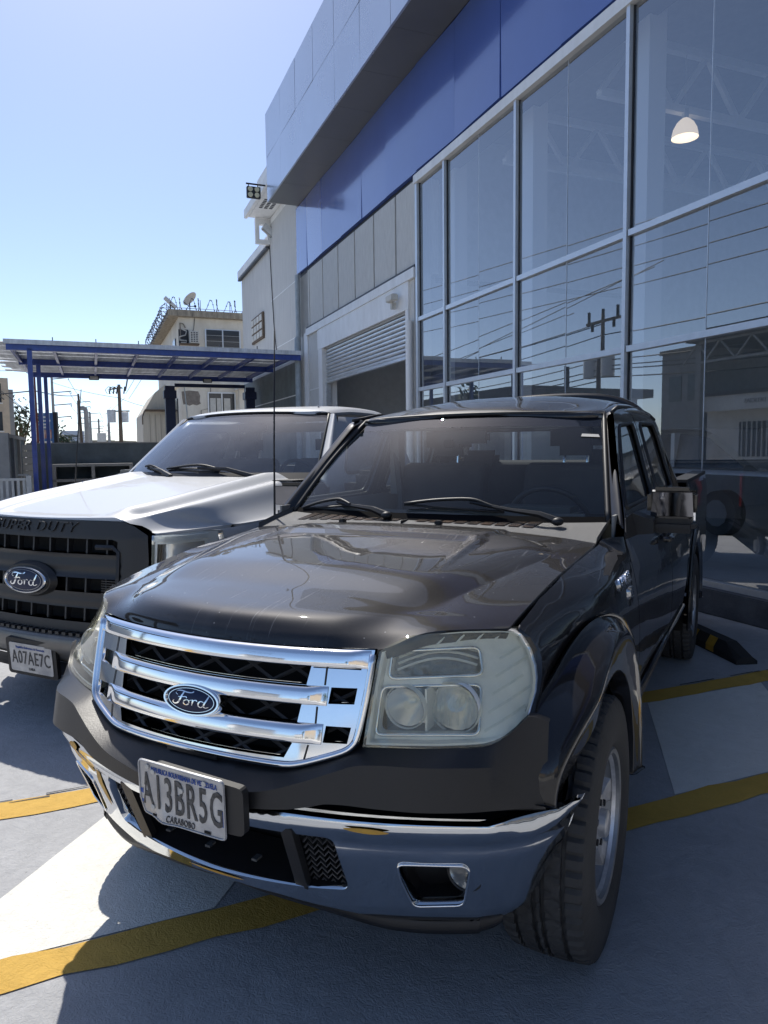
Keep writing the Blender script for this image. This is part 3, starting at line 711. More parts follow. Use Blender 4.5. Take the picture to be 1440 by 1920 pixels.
def tyre_mesh(R,w,rimr,name='tyre'):
    """axle along y; real grooves and shoulder blocks"""
    n=216; cols=[]
    # profile (y, r) half, tread first from centre
    prof=[(-w/2*.80,rimr),(-w/2*.96,rimr+.025),(-w/2*1.0,rimr+.07),(-w/2*.975,R-.055),(-w/2*.93,R-.028),(-w/2*.885,R-.014)]
    tr=[(-.80,0),(-.56,0),(-.545,1),(-.47,1),(-.455,0),(-.30,0),(-.145,0),(-.13,1),(-.05,1),(-.035,0),(.035,0),(.05,1),(.13,1),(.145,0),(.30,0),(.455,0),(.47,1),(.545,1),(.56,0),(.80,0)]
    pts=[(y,r,'s') for y,r in prof]+[(a*w/2*1.0,R-.010*abs(a)**2.5-(.013 if g else 0),('g' if g else 't')) for a,g in tr]+[(-y,r,'s') for y,r in prof[::-1]]
    m=len(pts); V=[];F=[]
    for k in range(n):
        q=2*pi*k/n
        for j,(y,r,kd) in enumerate(pts):
            rr_=r; qq=q
            if kd=='t':
                sh=abs(y)/(w/2)
                ph=k%4 if sh>.5 else (k+int(y/(w/2)*14))%6
                if ph==0: rr_-=.010
            if kd=='s' and abs(y)>w/2*.87 and r>R-.03 and k%4==0: rr_-=.005
            V.append((rr_*cos(qq),y,rr_*sin(qq)))
    for k in range(n):
        jn=(k+1)%n
        for i in range(m-1): F.append([k*m+i,k*m+i+1,jn*m+i+1,jn*m+i])
    return mesh_from(name,V,F,32)
def wheel_parts(R,w,rimr,spokes=6):
    """meshes for one wheel, outer face towards +y"""
    out=[]
    t=tyre_mesh(R,w,rimr); out.append(('tyre',t,v_tyre))
    b=MB(); o=w/2
    b.lathe([(o*.86,rimr+.004),(o*.90,rimr-.002),(o*.88,rimr-.014),(o*.70,rimr-.022),(o*.2,rimr-.034),(-o*.5,rimr-.036),(-o*.8,rimr)],48); out.append(('barrel',mesh_from('barrel',b.V,b.F,40),v_rimd))
    s=MB(); 
    for k in range(spokes):
        q=2*pi*k/spokes+.26; c,s_=cos(q),sin(q)
        def P(r,tn,y): return (r*c-tn*s_,y,r*s_+tn*c)
        r0_,r1_=.052,rimr-.016
        V=[]
        for r,wd,y in ((r0_,.030,o*.60),(r1_*.5,.024,o*.56),(r1_*.86,.040,o*.62),(r1_,.060,o*.72)):
            V+=[P(r,-wd,y-.03),P(r,-wd*.72,y),P(r,wd*.72,y),P(r,wd,y-.03)]
        F=[]
        for i in range(3):
            for j in range(3): F.append([i*4+j,i*4+j+1,(i+1)*4+j+1,(i+1)*4+j])
            F.append([i*4+3,i*4,(i+1)*4,(i+1)*4+3])
        s.add(V,F)
    s.lathe([(o*.80,rimr-.006),(o*.86,rimr-.004),(o*.88,rimr-.012),(o*.70,rimr-.024)],48)
    s.lathe([(o*.5,.085),(o*.64,.08),(o*.70,.062),(o*.71,.0)],20)
    out.append(('rim',mesh_from('rim',s.V,s.F,35),v_rim))
    h=MB(); h.lathe([(o*.70,.040),(o*.86,.038),(o*.90,.030),(o*.905,0)],20); out.append(('hub_cap',mesh_from('hub_cap',h.V,h.F,40),v_rim))
    l=MB()
    for k in range(6):
        q=2*pi*(k+.5)/6+.26; l.cyl((.062*cos(q),o*.62,.062*sin(q)),(.062*cos(q),o*.74,.062*sin(q)),.010,6)
    l.cyl(((rimr-.04)*cos(.4),o*.55,(rimr-.04)*sin(.4)),((rimr-.06)*cos(.4),o*.82,(rimr-.06)*sin(.4)),.009,6)
    out.append(('lug_nuts',mesh_from('lug_nuts',l.V,l.F,40),v_black))
    d=MB(); d.lathe([(-o*.1,.0),(-o*.1,.16)],24); d.lathe([(-o*.35,.0),(-o*.35,rimr-.04)],24); out.append(('brake_disc',mesh_from('brake_disc',d.V,d.F),v_black))
    for _,me,mt in out:
        if not me.materials: me.materials.append(mt)
    return out
def add_wheel(parts,parent,x,y,z,steer=0.,name='wheel',spin=0.):
    e=bpy.data.objects.new(name,parts[0][1]); COL.objects.link(e); e.parent=parent; e.location=(x,y,z); e.rotation_euler=(0,0,(0 if y>0 else pi)+steer); e.name=name
    for nm,me,_ in parts[1:]:
        c=link(nm,me,None,e); c.rotation_euler=(0,spin,0)
    return e

# ================================================================== the dark pickup
T0=(-.117,2.377,27.415); TY=radians(T0[2])
TRZ=atan2(-cos(TY),-sin(TY))
R1=empty('pickup_truck',(T0[0],T0[1],0),TRZ,'dark brown double cab pickup with chrome grille and scraped chrome bumper, nearest the viewer','pickup truck')
def Ff(Y,Z):
    Y=abs(Y); A=.70+(1.0-Z)*.28; e=(.02+.77*max(0,Z-.81))*(max(0,Y-.44)/.3)**1.5+12*max(0,Y-.70)**2
    return A-.38*Y*Y-e
ZS=[(-.5,1.124),(-.45,1.122),(0,1.085),(.2,1.055),(.393,1.018)]      # hood seam height
YS=[(-.5,.722),(-.45,.72),(0,.70),(.393,.682)]
YB=[(.38,.77),(.45,.80),(.52,.825),(.65,.843),(.8,.845),(.9,.838),(1.0,.822),(1.08,.80),(1.14,.782),(1.2,.768),(1.22,.762),(1.38,.712),(1.54,.664),(1.60,.642),(1.65,.605),(1.70,.54)]
def Gs(X,Z):
    y=interp(Z,YB); y-=.085*sm((X+.25)/.70)*(1 if Z>.55 else .6)
    y+=.02*sm((-X-.8)/1.4)
    if X>-.62:
        zs=interp(X,ZS); t=max(0,min(1,(Z-zs+.085)/.085)); k=sm((X+.62)/.12)
        y+=k*(interp(X,YS)-interp(zs,YB)+.085*sm((X+.25)/.70))*t*t
    return y
def sideP(sg): return lambda x,z: (x,sg*Gs(x,z),z)
# ---- hood
rows=[[(.705,0,.985),(.696,.15,.986),(.668,.30,.988),(.628,.440,.993),(.552,.533,1.026),(.400,.676,1.016)],
      [(.690,0,1.022),(.680,.15,1.022),(.648,.31,1.021),(.585,.425,1.022),(.515,.535,1.034),(.380,.678,1.019)],
      [(.655,0,1.053),(.643,.15,1.053),(.598,.32,1.050),(.51,.435,1.044),(.46,.54,1.041),(.34,.680,1.028)],
      [(.56,0,1.068),(.55,.16,1.068),(.51,.34,1.063),(.44,.455,1.051),(.40,.55,1.047),(.29,.683,1.038)],
      [(.38,0,1.090),(.38,.18,1.089),(.35,.37,1.083),(.31,.49,1.067),(.27,.575,1.062),(.19,.69,1.056)],
      [(.10,0,1.116),(.10,.18,1.116),(.09,.39,1.110),(.06,.53,1.096),(.04,.61,1.090),(0,.70,1.083)],
      [(-.25,0,1.138),(-.25,.2,1.138),(-.25,.42,1.133),(-.25,.60,1.122),(-.25,.655,1.115),(-.25,.711,1.104)],
      [(-.51,0,1.152),(-.505,.2,1.150),(-.49,.4,1.144),(-.475,.58,1.134),(-.46,.66,1.128),(-.45,.718,1.121)]]
def crease_x(y): return None
def hood_disp(p):
    x,y,z=p; a=abs(y)
    # outer power-dome flank: crease line from (.39,.487) to (-.2,.63), turning inwards at the rear
    yc=interp(x,[(-.45,.36),(-.38,.455),(-.31,.56),(-.2,.628),(0,.592),(.2,.54),(.39,.487),(.5,.45)])
    k=sm((x+.44)/.14)*sm((.47-x)/.2)
    tq=max(0,min(1,(yc-a)/.11)); d=.017*k*(1-(1-tq)**2)
    # raised centre bulge at the rear
    xf=-.18+.03*(1-(a/.40)**2)+ (.36*max(0,(a-.30)/.12)**1.5 if a>.30 else 0)*0
    d+=.010*sm((xf-x)/.025)*sm((.405-a)/.03)*sm((x+.56)/.1)
    # hooked fin ends of the bulge
    if .30<a<.43 and -.2<x<.22:
        t=(x+.2)/.42; w_=.03*(1-t)+.004; yc2=.385+.03*t
        d+=.010*(1-t)*sm((w_-abs(a-yc2))/w_*1.6)
    return Vector((x,y,z+d))
G=loft(rows,18,11,True,hood_disp)
hood=grid_mesh('hood',G,v_hood,R1,.035,flip=True)
# ---- cowl with vents
def cowl_row(y): 
    a=abs(y)
    xr=-.512+.062*(a/.72)**2; xg=-.625-.20*a*a
    zr=1.150-.031*(a/.72)**2
    zg=1.168+.004*(a/.72)**2
    return [(xr-.012,y,zr-.010),(xr-.014,y,zr+.004),(xr*.55+xg*.45-.01,y,zr*.45+zg*.55),(xg+.0,y,zg-.001),(xg-.06,y,zg+.004)]
G=[[Vector(p) for p in cowl_row(-.72+1.44*i/48)] for i in range(49)]
grid_mesh('cowl_panel',G,v_cowl,R1,.02,flip=True)
vent=mk('vent_slot',(.03,.03,.03),.25,metal=.6,col2=(.10,.06,.035),vscale=9)  # brown second colour paints the coloured reflections into the slots
for y0,y1 in ((-.60,-.10),(-.03,.47)):
    nn=9
    for i in range(nn):
        ya=y0+(y1-y0)*(i+.12)/nn; yb=y0+(y1-y0)*(i+.88)/nn
        def q(y,f):
            c=cowl_row(y); a,b=Vector(c[2]),Vector(c[3]); a=Vector(c[1]).lerp(a,.75); return a+(b-a)*f+Vector((0,0,.0035))
        mb=MB(); mb.add([q(ya,.05),q(yb,.05),q(yb+.018,.97),q(ya+.018,.97)],[[0,1,2,3]]); mb.build('cowl_vent_slot',vent,R1)
for y in (-.33,.10): 
    c=Vector(cowl_row(y)[1]); mb=MB(); mb.box(c.x-.012,c.x+.012,y-.014,y+.014,c.z,c.z+.02,b=.004); mb.build('washer_jet',v_black,R1)
B('cowl_seam',v_black,R1,(-.60,-.53,-.0685,-.0645,1.150,1.1665))
# ---- glass: windscreen
def wsP(y,t,off=0.): 
    """t 0 base .. 1 header"""
    hw=.705+(.592-.705)*t; yy=y*hw
    x=(-.60-.235*yy*yy)+((-1.135-.25*yy*yy)-(-.60-.235*yy*yy))*t; z=1.166+(1.606-1.166)*t-.012*(y*y)*t
    bow=.018*sin(pi*t); n=Vector((.61,0,.79))
    return Vector((x,yy,z))+n*(bow+off)
def wsheet(name,mat,y0,y1,t0,t1,off=0.,ny=24,ntt=14,outline=None):
    return grid_mesh(name,[[wsP(y0+(y1-y0)*i/ny,t0+(t1-t0)*j/ntt,off) for j in range(ntt+1)] for i in range(ny+1)],mat,R1,0,flip=True)
ws=wsheet('windscreen',v_glass,-1,1,.0,.86)
wsheet('shade_band',v_band,-1,1,.8605,1.0,0,24,4)
# black ceramic border + rubber
grid_mesh('windscreen_border',[[wsP(-1+2*i/24,.07*j-.03,.004) for j in range(2)] for i in range(25)],v_bord,R1,0)
MB().tube([wsP(-1.01,t/14,.004) for t in range(15)]+[wsP(-1+2*i/20,1.005,.004) for i in range(1,20)]+[wsP(1.01,1-t/14,.004) for t in range(15)],.011,6).build('windscreen_seal',v_black,R1,True)
mb=MB(); p=wsP(-.1,.76,-.045); mb.box(p.x-.02,p.x+.012,p.y-.022,p.y+.022,p.z-.02,p.z+.02,b=.006); mb.build('mirror_mount',v_bord,R1)
mb=MB(); mb.box(-1.18,-1.14,-.17,.09,1.475,1.535,b=.014); mb.build('inner_mirror',v_black,R1)
mb=MB(); P=[wsP(.86,.74,.004),wsP(.98,.735,.004),wsP(.97,.765,.004),wsP(.865,.77,.004)]; mb.add(P,[[0,1,2,3]]); mb.build('sticker',m_acw,R1)
# ---- roof
rows=[]
for x,zc,hw,ze in ((-1.135,1.612,.60,1.596),(-1.24,1.652,.63,1.606),(-1.6,1.715,.645,1.630),(-2.0,1.737,.652,1.640),(-2.35,1.722,.65,1.632),(-2.50,1.690,.64,1.60)):
    rows.append([(x-.0*hw,0,zc),(x,hw*.35,zc-.006),(x-.02*(x>-1.3),hw*.68,zc-.028*(1 if x<-1.2 else .25)),(x-.045*(x>-1.2)-.03*(-1.3<x<=-1.2),hw*.90,(zc*.35+ze*.65)),(x-.07*(x>-1.2)-.05*(-1.3<x<=-1.2),hw,ze)])
G=loft(rows,7,6,True); grid_mesh('roof',G,v_paint,R1,.025,flip=True)
# ---- cab sides: fender, doors with window frames, pillars, quarter
def flareR(th):   # outer radius of the flare by angle (rad, 0 = forward, pi/2 = up)
    d=math.degrees(th); return interp(d,[(20,.58),(27,.607),(35,.655),(43,.65),(50,.638),(57,.623),(69,.607),(81,.603),(95,.600),(120,.592),(150,.575),(185,.56)])
for sg in (1,-1):
    front=[(.374,1.010),(.366,.99),(.366,.963),(.372,.928),(.385,.899),(.408,.872),(.452,.838)]
    th0=radians(44.5)
    arc=[(flareR(th0+(radians(178)-th0)*i/22)*cos(th0+(radians(178)-th0)*i/22),.365+flareR(th0+(radians(178)-th0)*i/22)*sin(th0+(radians(178)-th0)*i/22)) for i in range(23)]
    top=[(-.45,1.118),(-.3,1.107),(-.15,1.0955),(0,1.081),(.2,1.051),(.36,1.018)]
    out=front+arc+[(-.612,.46),(-.612,1.13),(-.56,1.132)]+top
    sheet('fender',out,[],sideP(sg),.035,v_paint,R1,.03,out=(0,sg,0))
    # wheel flares (front and rear)
    for cx,ths in ((0.,(29,184)),(-3.192,(-4,184))):
        G=[]
        for i in range(61):
            d=ths[0]+(ths[1]-ths[0])*i/60; th=radians(d); Ro=flareR(th) if cx==0 else .565
            row=[]
            ez=sm((d-ths[0])/14)*.0+1
            for f,yo in ((0,None),(.12,None),(.30,.030),(.55,.020),(.85,.008),(1,0.)):
                r=Ro+(.437-Ro)*f; x=cx+r*cos(th); z=.365+r*sin(th)
                gb=Gs(min(x,.52),max(z,.47)) if cx==0 else .845
                yl=.862
                if f<=.12: y=gb+(0.004 if f==0 else .018)
                else: y=yl+ (yo-.012)*.6 - (0.03*sm((.30-f)/.3))
                if cx==0: y-=.062*sm((62-d)/34)
                row.append(Vector((x,sg*y,z)))
            r=.43; row.append(Vector((cx+r*cos(th),sg*.80,.365+r*sin(th))))
            A=cr(row[:6],3)+[row[6]]; G.append(A)
        grid_mesh('wheel_flare',G,v_paint,R1,.012,flip=(sg<0))
        # inner liner
        L=[[Vector((cx+.445*cos(radians(d)),sg*(.82-.32*j),.365+.445*sin(radians(d)))) for j in range(2)] for d in range(40 if cx==0 else -10,201,10)]
        grid_mesh('arch_liner',L,v_void,R1,0)
        mb=MB(); mb.prism([(cx+.45*cos(radians(d)),.365+.45*sin(radians(d))) for d in range(20,201,10)],'y',sg*.49,sg*.48); mb.build('arch_back',v_void,R1)
    # A pillar
    G=[]
    for i in range(15):
        t=i/14; a=wsP(1.012,t,.002); a=Vector((a.x,a.y*sg if a.y>0 else a.y*-sg,a.z)); a.y=sg*abs(a.y)
        xb=-.655-.50*t-.07*t*t; zb=1.14+.455*t; b=Vector((xb,sg*(Gs(-1.0,zb)+.002),zb)); m_=(a+b)/2+Vector((.012,sg*.012,.012))
        G.append(cr([a,a*.75+b*.25+Vector((.008,sg*.006,.009)),m_,b*.8+a*.2+Vector((.002,sg*.006,.004)),b],3))
    grid_mesh('a_pillar',G,v_paint,R1,.02,flip=(sg>0))
    # doors
    def door(name,outl,win,hx,hz,wing=False):
        d=sheet(name,outl,[round_poly(win,.05,4)],sideP(sg),.05,v_paint,R1,.03,out=(0,sg,0))
        wout=round_poly([(x+(.0),z) for x,z in win],.05,4)
        gl_=sheet('window_glass',wout,[],lambda x,z:(x,sg*(Gs(x,z)-.012),z),.09,v_sglass,d,0,out=(0,sg,0),rim=False)
        # rubber ring
        mb=MB(); mb.tube([(x,sg*(Gs(x,z)-.002),z) for x,z in resample2(wout,.05)],.009,6,closed=True); mb.build('window_seal',v_black,d,True)
        h=MB(); h.tube(cr([(hx-.10,sg*(Gs(hx,hz)+.012),hz),(hx-.09,sg*(Gs(hx,hz)+.036),hz+.002),(hx,sg*(Gs(hx,hz)+.042),hz+.004),(hx+.09,sg*(Gs(hx,hz)+.036),hz+.002),(hx+.10,sg*(Gs(hx,hz)+.012),hz)],4),.013,7); h.build('door_handle',v_paint,d,50)
        mb=MB(); mb.lathe([(0,.055),(.002,.05)],20,Matrix.Translation((hx,sg*(Gs(hx,hz)+.001),hz))); mb.build('handle_recess',v_black,d)
        return d
    fd=[(-.620,.50),(-.620,1.135),(-.665,1.150),(-.74,1.225),(-.95,1.42),(-1.14,1.585),(-1.22,1.612),(-1.618,1.640),(-1.640,1.60),(-1.622,1.2),(-1.618,.50)]
    door('front_door',fd,[(-.79,1.215),(-1.50,1.222),(-1.565,1.565),(-1.19,1.545)],-1.50,1.03)
    rd=[(-1.630,.50),(-1.634,1.2),(-1.652,1.60),(-1.640,1.641),(-2.05,1.645),(-2.36,1.62),(-2.40,1.54),(-2.42,1.2),(-2.42,.80),(-2.30,.62),(-2.26,.50)]
    door('rear_door',rd,[(-1.70,1.226),(-2.30,1.228),(-2.30,1.50),(-2.26,1.575),(-1.76,1.57)],-2.26,1.03)
    sheet('rear_quarter',[(-2.43,.80),(-2.43,1.2),(-2.41,1.54),(-2.37,1.625),(-2.49,1.60),(-2.505,1.5),(-2.53,1.2),(-2.53,.80)],[],sideP(sg),.05,v_paint,R1,.03,out=(0,sg,0))
    # roof drip moulding
    MB().tube([(x,sg*(Gs(x,z)-.004),z+.004) for x,z in ((-1.16,1.598),(-1.4,1.632),(-1.7,1.645),(-2.1,1.651),(-2.4,1.632),(-2.49,1.605))],.009,6).build('roof_moulding',v_black,R1,True)
    # sill, step
    B('sill',v_black,R1,(-2.62,-.60,sg*.70,sg*.80,.40,.52))
    mb=MB(); mb.tube([(-.66,sg*(Gs(-.66,.56)+.006),.56),(-2.24,sg*(Gs(-2.24,.56)+.006),.56)],.012,5); mb.build('door_moulding',v_paint,R1,True)
    # bed side
    sheet('bed_side',[(-2.56,.55),(-2.56,1.235),(-4.30,1.225),(-4.32,.70),(-4.25,.58)]+[(-3.192-.565*cos(radians(d)),.365+.565*sin(radians(d))) for d in range(20,161,10)],[],lambda x,z:(x,sg*(.853-.012*sm((z-1.1)/.13)*1.5-.06*max(0,.62-z)),z),.06,v_paint,R1,.05,out=(0,sg,0))
    B('bed_rail_cap',v_black,R1,(-4.30,-2.57,sg*.745,sg*.838,1.2275,1.252))
    B('tail_light',mk('tail_red' ,(.25,.01,.01),.2) if 'tail_red' not in MATS else MATS['tail_red'],R1,(-4.335,-4.30,sg*.70,sg*.845,.80,1.15))
    # mirrors
    m=MB(); m.box(-1.06,-.955,sg*.815,sg*1.0,1.165,1.29,b=.03); m.prism([(-.956,1.176),(-.9555,1.274),(-.935,1.274),(-.954,1.176)],'y',sg*.836,sg*.988); me=m.build('door_mirror',v_paint,R1,40)
    m=MB(); m.box(-1.065,-.96,sg*.805,sg*.998,1.108,1.1655,b=.02); m.build('mirror_base',v_black,me,40)
    m=MB(); m.prism([(sg*.745,1.20),(sg*.745,1.10),(sg*.85,1.112),(sg*.85,1.162)],'x',-1.02,-.90); m.build('mirror_arm',v_black,me)
    m=MB(); m.box(-1.068,-1.0605,sg*.825,sg*.99,1.13,1.275); m.build('mirror_glass',v_chrome,me)
    m=MB(); m.add([(-.953,sg*.833,1.178),(-.953,sg*.99,1.178),(-.934,sg*.985,1.272),(-.934,sg*.843,1.272)],[[0,1,2,3]]); m.build('mirror_cap_gloss',mk('dimmed_chrome',(.22,.22,.235),.06,metal=1.) if 'dimmed_chrome' not in MATS else MATS['dimmed_chrome'],me)  # chrome colour darkened to paint in the dark surroundings it mirrors
    # badges on the fender
    fx=lambda x,z: Vector((x,sg*(Gs(x,z)+.003),z))
    mb=MB(); M_=frame(fx(-.40,1.0),(-sg,0,0),(0,0,1)); 
    text('model_lettering','RANGER',.055,.004,v_chrome,R1,frame(fx(-.40,1.008),(-sg,0,0),fx(-.4,1.04)-fx(-.4,.98)),1.)
    text('trim_lettering','XLT',.05,.004,v_chrome,R1,frame(fx(-.48,.955),(-sg,0,0),fx(-.4,1.04)-fx(-.4,.98)),1.)
# cab back, bed, tailgate
sheet('cab_back',[(-.80,.60),(-.80,1.22),(-.66,1.58),(.66,1.58),(.80,1.22),(.80,.60)],[round_poly([(-.66,1.24),(.66,1.24),(.57,1.56),(-.57,1.56)],.05)],lambda y,z:(-2.53+.0*(z-1.2)+.10*max(0,z-1.2),y,z),.08,v_paint,R1,.04,out=(-1,0,0))
sheet('rear_window',round_poly([(-.66,1.24),(.66,1.24),(.57,1.56),(-.57,1.56)],.05),[],lambda y,z:(-2.52+.10*max(0,z-1.2),y,z),.15,v_rglass,R1,0,out=(-1,0,0),rim=False)
B('bed_floor',v_black,R1,(-4.28,-2.56,-.74,.74,.72,.76)); B('bed_front',v_paint,R1,(-2.60,-2.56,-.80,.80,.56,1.235)); B('tailgate',v_paint,R1,(-4.32,-4.27,-.69,.69,.66,1.23))
B('bed_liner',v_black,R1,(-4.28,-2.6,-.80,-.75,.76,1.22),(-4.28,-2.6,.75,.80,.76,1.22)); B('rear_bumper',v_chrome,R1,(-4.45,-4.33,-.82,.82,.50,.66),b=.03)
MB().tube(cr([(-2.64,-.66,1.25),(-2.66,-.62,1.45),(-2.72,-.55,1.63),(-2.76,-.42,1.725),(-2.76,-.2,1.765),(-2.76,.2,1.765),(-2.76,.42,1.725),(-2.72,.55,1.63),(-2.66,.62,1.45),(-2.64,.66,1.25)],5),.042,10).build('sport_bar',v_paint,R1,True)
# chassis / floor so light does not leak
B('floor_pan',v_void,R1,(-4.2,.40,-.62,.62,.36,.44)); B('firewall',v_void,R1,(-.62,-.58,-.68,.68,.44,1.10)); B('engine_bay',v_void,R1,(-.5,.50,-.48,.48,.45,.92)); 
for x in (0,-3.192): MB().cyl((x,-.7,.365),(x,.7,.365),.05,10).build('axle',v_black,R1)
# ---- interior
dsh=MB(); dsh.prism([(-.66,1.150),(-.80,1.158),(-1.02,1.165),(-1.10,1.12),(-1.08,.90),(-.70,.85)],'y',-.70,.70); dsh.build('dashboard',v_dash,R1)
B('instrument_hood',v_dash,R1,(-1.12,-.92,.18,.54,1.14,1.20),b=.025)
MB().tube([(-1.22+.075*sin(a*.2618),.36+.185*cos(a*.2618),1.10+.17*sin(a*.2618)) for a in range(24)],.014,8,closed=True).build('steering_wheel',v_black,R1,True)
MB().tube([(-1.05,.36,1.08),(-1.22,.36,1.10)],.04,8).build('steering_column',v_black,R1); B('steering_spokes',v_black,R1,(-1.225,-1.205,.19,.53,1.08,1.12))
def seat(y,x,w_,hr=True):
    s=MB(); s.box(x-.05,x+.50,y-w_/2,y+w_/2,.72,.88,b=.05); o=s.build('seat',v_seat,R1,40)
    b=MB(); b.prism([(x-.02,.84),(x+.12,.84),(x-.04,1.36),(x-.12,1.38),(x-.16,1.34)],'y',y-w_/2,y+w_/2); bo=b.build('backrest',v_seat,o); bv=bo.modifiers.new('b','BEVEL'); bv.width=.045; bv.segments=3
    if hr:
        h=MB(); h.box(x-.20,x-.08,y-.135,y+.135,1.41,1.60,b=.05); h.build('headrest',v_seat,o,40); MB().tube([(x-.13,y-.06,1.35),(x-.14,y-.06,1.44)],.008,5).build('headrest_post',v_chrome,o); MB().tube([(x-.13,y+.06,1.35),(x-.14,y+.06,1.44)],.008,5).build('headrest_post',v_chrome,o)
    return o
seat(.36,-1.62,.50); seat(-.36,-1.62,.50)
seat(0,-2.36,1.30,False)
for y in (-.4,.4): B('rear_headrest',v_seat,R1,(-2.46,-2.38,y-.12,y+.12,1.30,1.44),b=.03)
for sg in (1,-1): B('inner_pillar',v_trim,R1,(-1.68,-1.60,sg*.60,sg*.655,1.2,1.60)); MB().tube([(-1.62,sg*.63,1.45),(-1.58,sg*.58,1.2),(-1.5,sg*.55,.9)],.02,5).build('seat_belt',v_dash,R1)
B('headliner',v_trim,R1,(-2.44,-1.20,-.60,.60,1.575,1.59)); 
for sg in (1,-1): B('sun_visor',v_trim,R1,(-1.34,-1.19,sg*.12,sg*.56,1.545,1.565),b=.008); B('door_card',v_trim,R1,(-2.4,-.65,sg*.735,sg*.745,.55,1.20))
# ---- wipers
def wiper(parent,piv,elbow,tip0,tip1,mid):
    w_=empty.__call__ if False else None
    e=MB(); e.tube([piv,Vector(piv).lerp(Vector(elbow),.35)+Vector((.01,0,.012)),elbow,mid],[.017,.013,.009,.007],6); a=e.build('wiper',v_black,parent,50)
    b=MB(); b.tube(cr([tip0,Vector(tip0).lerp(Vector(mid),.5)+Vector((0,0,.012)),Vector(mid)+Vector((0,0,.012)),Vector(tip1).lerp(Vector(mid),.5)+Vector((0,0,.010)),tip1],4),.007,5); b.tube([Vector(tip0)-Vector((0,0,.004)),Vector(tip1)-Vector((0,0,.004))],.005,4); b.build('wiper_blade',v_black,a,True)
    c=MB(); c.sphere(piv,.024,1,1,.7); c.build('wiper_cap',v_black,a,True)
wiper(R1,(-.595,.55,1.178),(-.640,.352,1.212),(-.632,-.10,1.226),(-.640,.33,1.206),(-.648,.185,1.238))
wiper(R1,(-.585,-.16,1.180),(-.655,-.37,1.210),(-.715,-.66,1.188),(-.652,-.37,1.214),(-.690,-.46,1.222))
# ---- antenna
MB().tube([(-.60,-.742,1.118),(-.602,-.742,1.16),(-.61,-.742,1.45),(-.635,-.742,1.99)],[.012,.0055,.0042,.003],6).build('antenna',v_black,R1,True)
# ---- grille
gr_half=[(0,.992),(.15,.992),(.30,.992),(.437,.995),(.430,.90),(.418,.795),(.403,.780),(.342,.755),(.268,.732),(.14,.734),(0,.7345)]
gr=gr_half+[(-y,z) for y,z in gr_half[-2:0:-1]]
def fF(off): return lambda y,z: (Ff(y,z)+off,y,z)
rowsz=[((.912,.953),.296,.29),((.829,.869),.284,.279),((.748,.786),.274,.262)]
holes=[]
for (z0,z1),ht,hb in rowsz: holes.append([(-hb,z0),(hb,z0),(ht,z1),(-ht,z1)])
holes[2]=[(-.258,.752),(.258,.752),(.274,.786),(-.274,.786)]
for s in (1,-1):
    holes.append([(s*.346,.874),(s*.405,.876),(s*.408,.911),(s*.349,.910)]); holes.append([(s*.344,.791),(s*.399,.792),(s*.404,.827),(s*.347,.827)])
def grP(y,z): return (Ff(y,z)+.012,y,z)
grl=sheet('grille',gr,holes,grP,.03,v_chrome,R1,.014,out=(1,0,0),dirn=(1,0,0))
# rounded bars laid over the strips between the openings, and the rounded top bar
def gbar(nm,zc,hh,ye,bulge,zt=None):
    G=[]
    for i in range(61):
        y=-ye+2*ye*i/60; row=[]; k=1-.85*sm((abs(y)-ye+.05)/.05)
        for j in range(9):
            q=pi*j/8; z=zc+hh*cos(q); row.append(Vector((Ff(y,z)+.0125+bulge*k*min(1,1.7*sin(q))+.003*k*sin(q),y,z)))
        G.append(row)
    return grid_mesh(nm,G,v_chrome,grl,0)
gbar('grille_bar',.8905,.0210,.343,.010); gbar('grille_bar',.8085,.0220,.341,.010); gbar('grille_top_bar',.9735,.020,.43,.010)
G=[]
path=[(.434,.985),(.432,.93),(.427,.87),(.420,.812),(.412,.790),(.392,.775),(.345,.758),(.30,.744),(.262,.738),(.18,.738),(.09,.739),(0,.7395)]
path=cr([(p[0],p[1],0) for p in path],3); full=[(p.x,p.y) for p in path]+[(-p.x,p.y) for p in path[-2::-1]]
MB().tube([(Ff(y,z)+.013,y,z) for y,z in full],.0085,8).build('grille_frame',v_chrome,grl,True)
for s in (1,-1):
    mb=MB(); P=[Vector((Ff(s*y,z)+.0135,s*y,z)) for y,z in ((.302,.9545),(.412,.9545),(.412,.9505),(.302,.9505))]; mb.add(P,[[0,1,2,3]]); mb.build('grille_slot',v_void,grl)
    for (z0,z1),ht,hb in rowsz:
        mb=MB(); P=[Vector((Ff(s*y,z)+.0135,s*y,z)) for y,z in ((ht+.036,z1-.002),(ht+.040,z1-.002),(hb+.046,z0+.002),(hb+.042,z0+.002))]; mb.add(P,[[0,1,2,3]]); mb.build('grille_groove',v_black,grl)
# recess walls dark + lattice
sheet('grille_backing',gr,[],fF(-.075),.06,v_void,grl,0,out=(1,0,0),rim=False)
mb=MB()
def lat(y0,z0,y1,z1):
    P=[]; 
    for i in range(7):
        t=i/6; y=y0+(y1-y0)*t; z=z0+(z1-z0)*t; P.append(Vector((Ff(y,z)-.022,y,z)))
    mb.tube(P,.005,4)
k=-.62
while k<.62:
    for sl in (1,-1):
        # line y = k + sl*(z-.735)*1.75
        a=[]; 
        for i in range(40):
            z=.738+(.955-.738)*i/39; y=k+sl*(z-.845)*1.9
            if abs(y)<.415: a.append((y,z))
        if len(a)>2: lat(a[0][0],a[0][1],a[-1][0],a[-1][1])
    k+=.115
mb.build('grille_mesh',v_mesh,grl)
B('radiator',v_void,grl,(.52,.55,-.40,.40,.72,.96))
ford_badge(grl,(Ff(0,.851)+.024,0,.851),(0,1,0),(-.28,0,1),.178,.074)
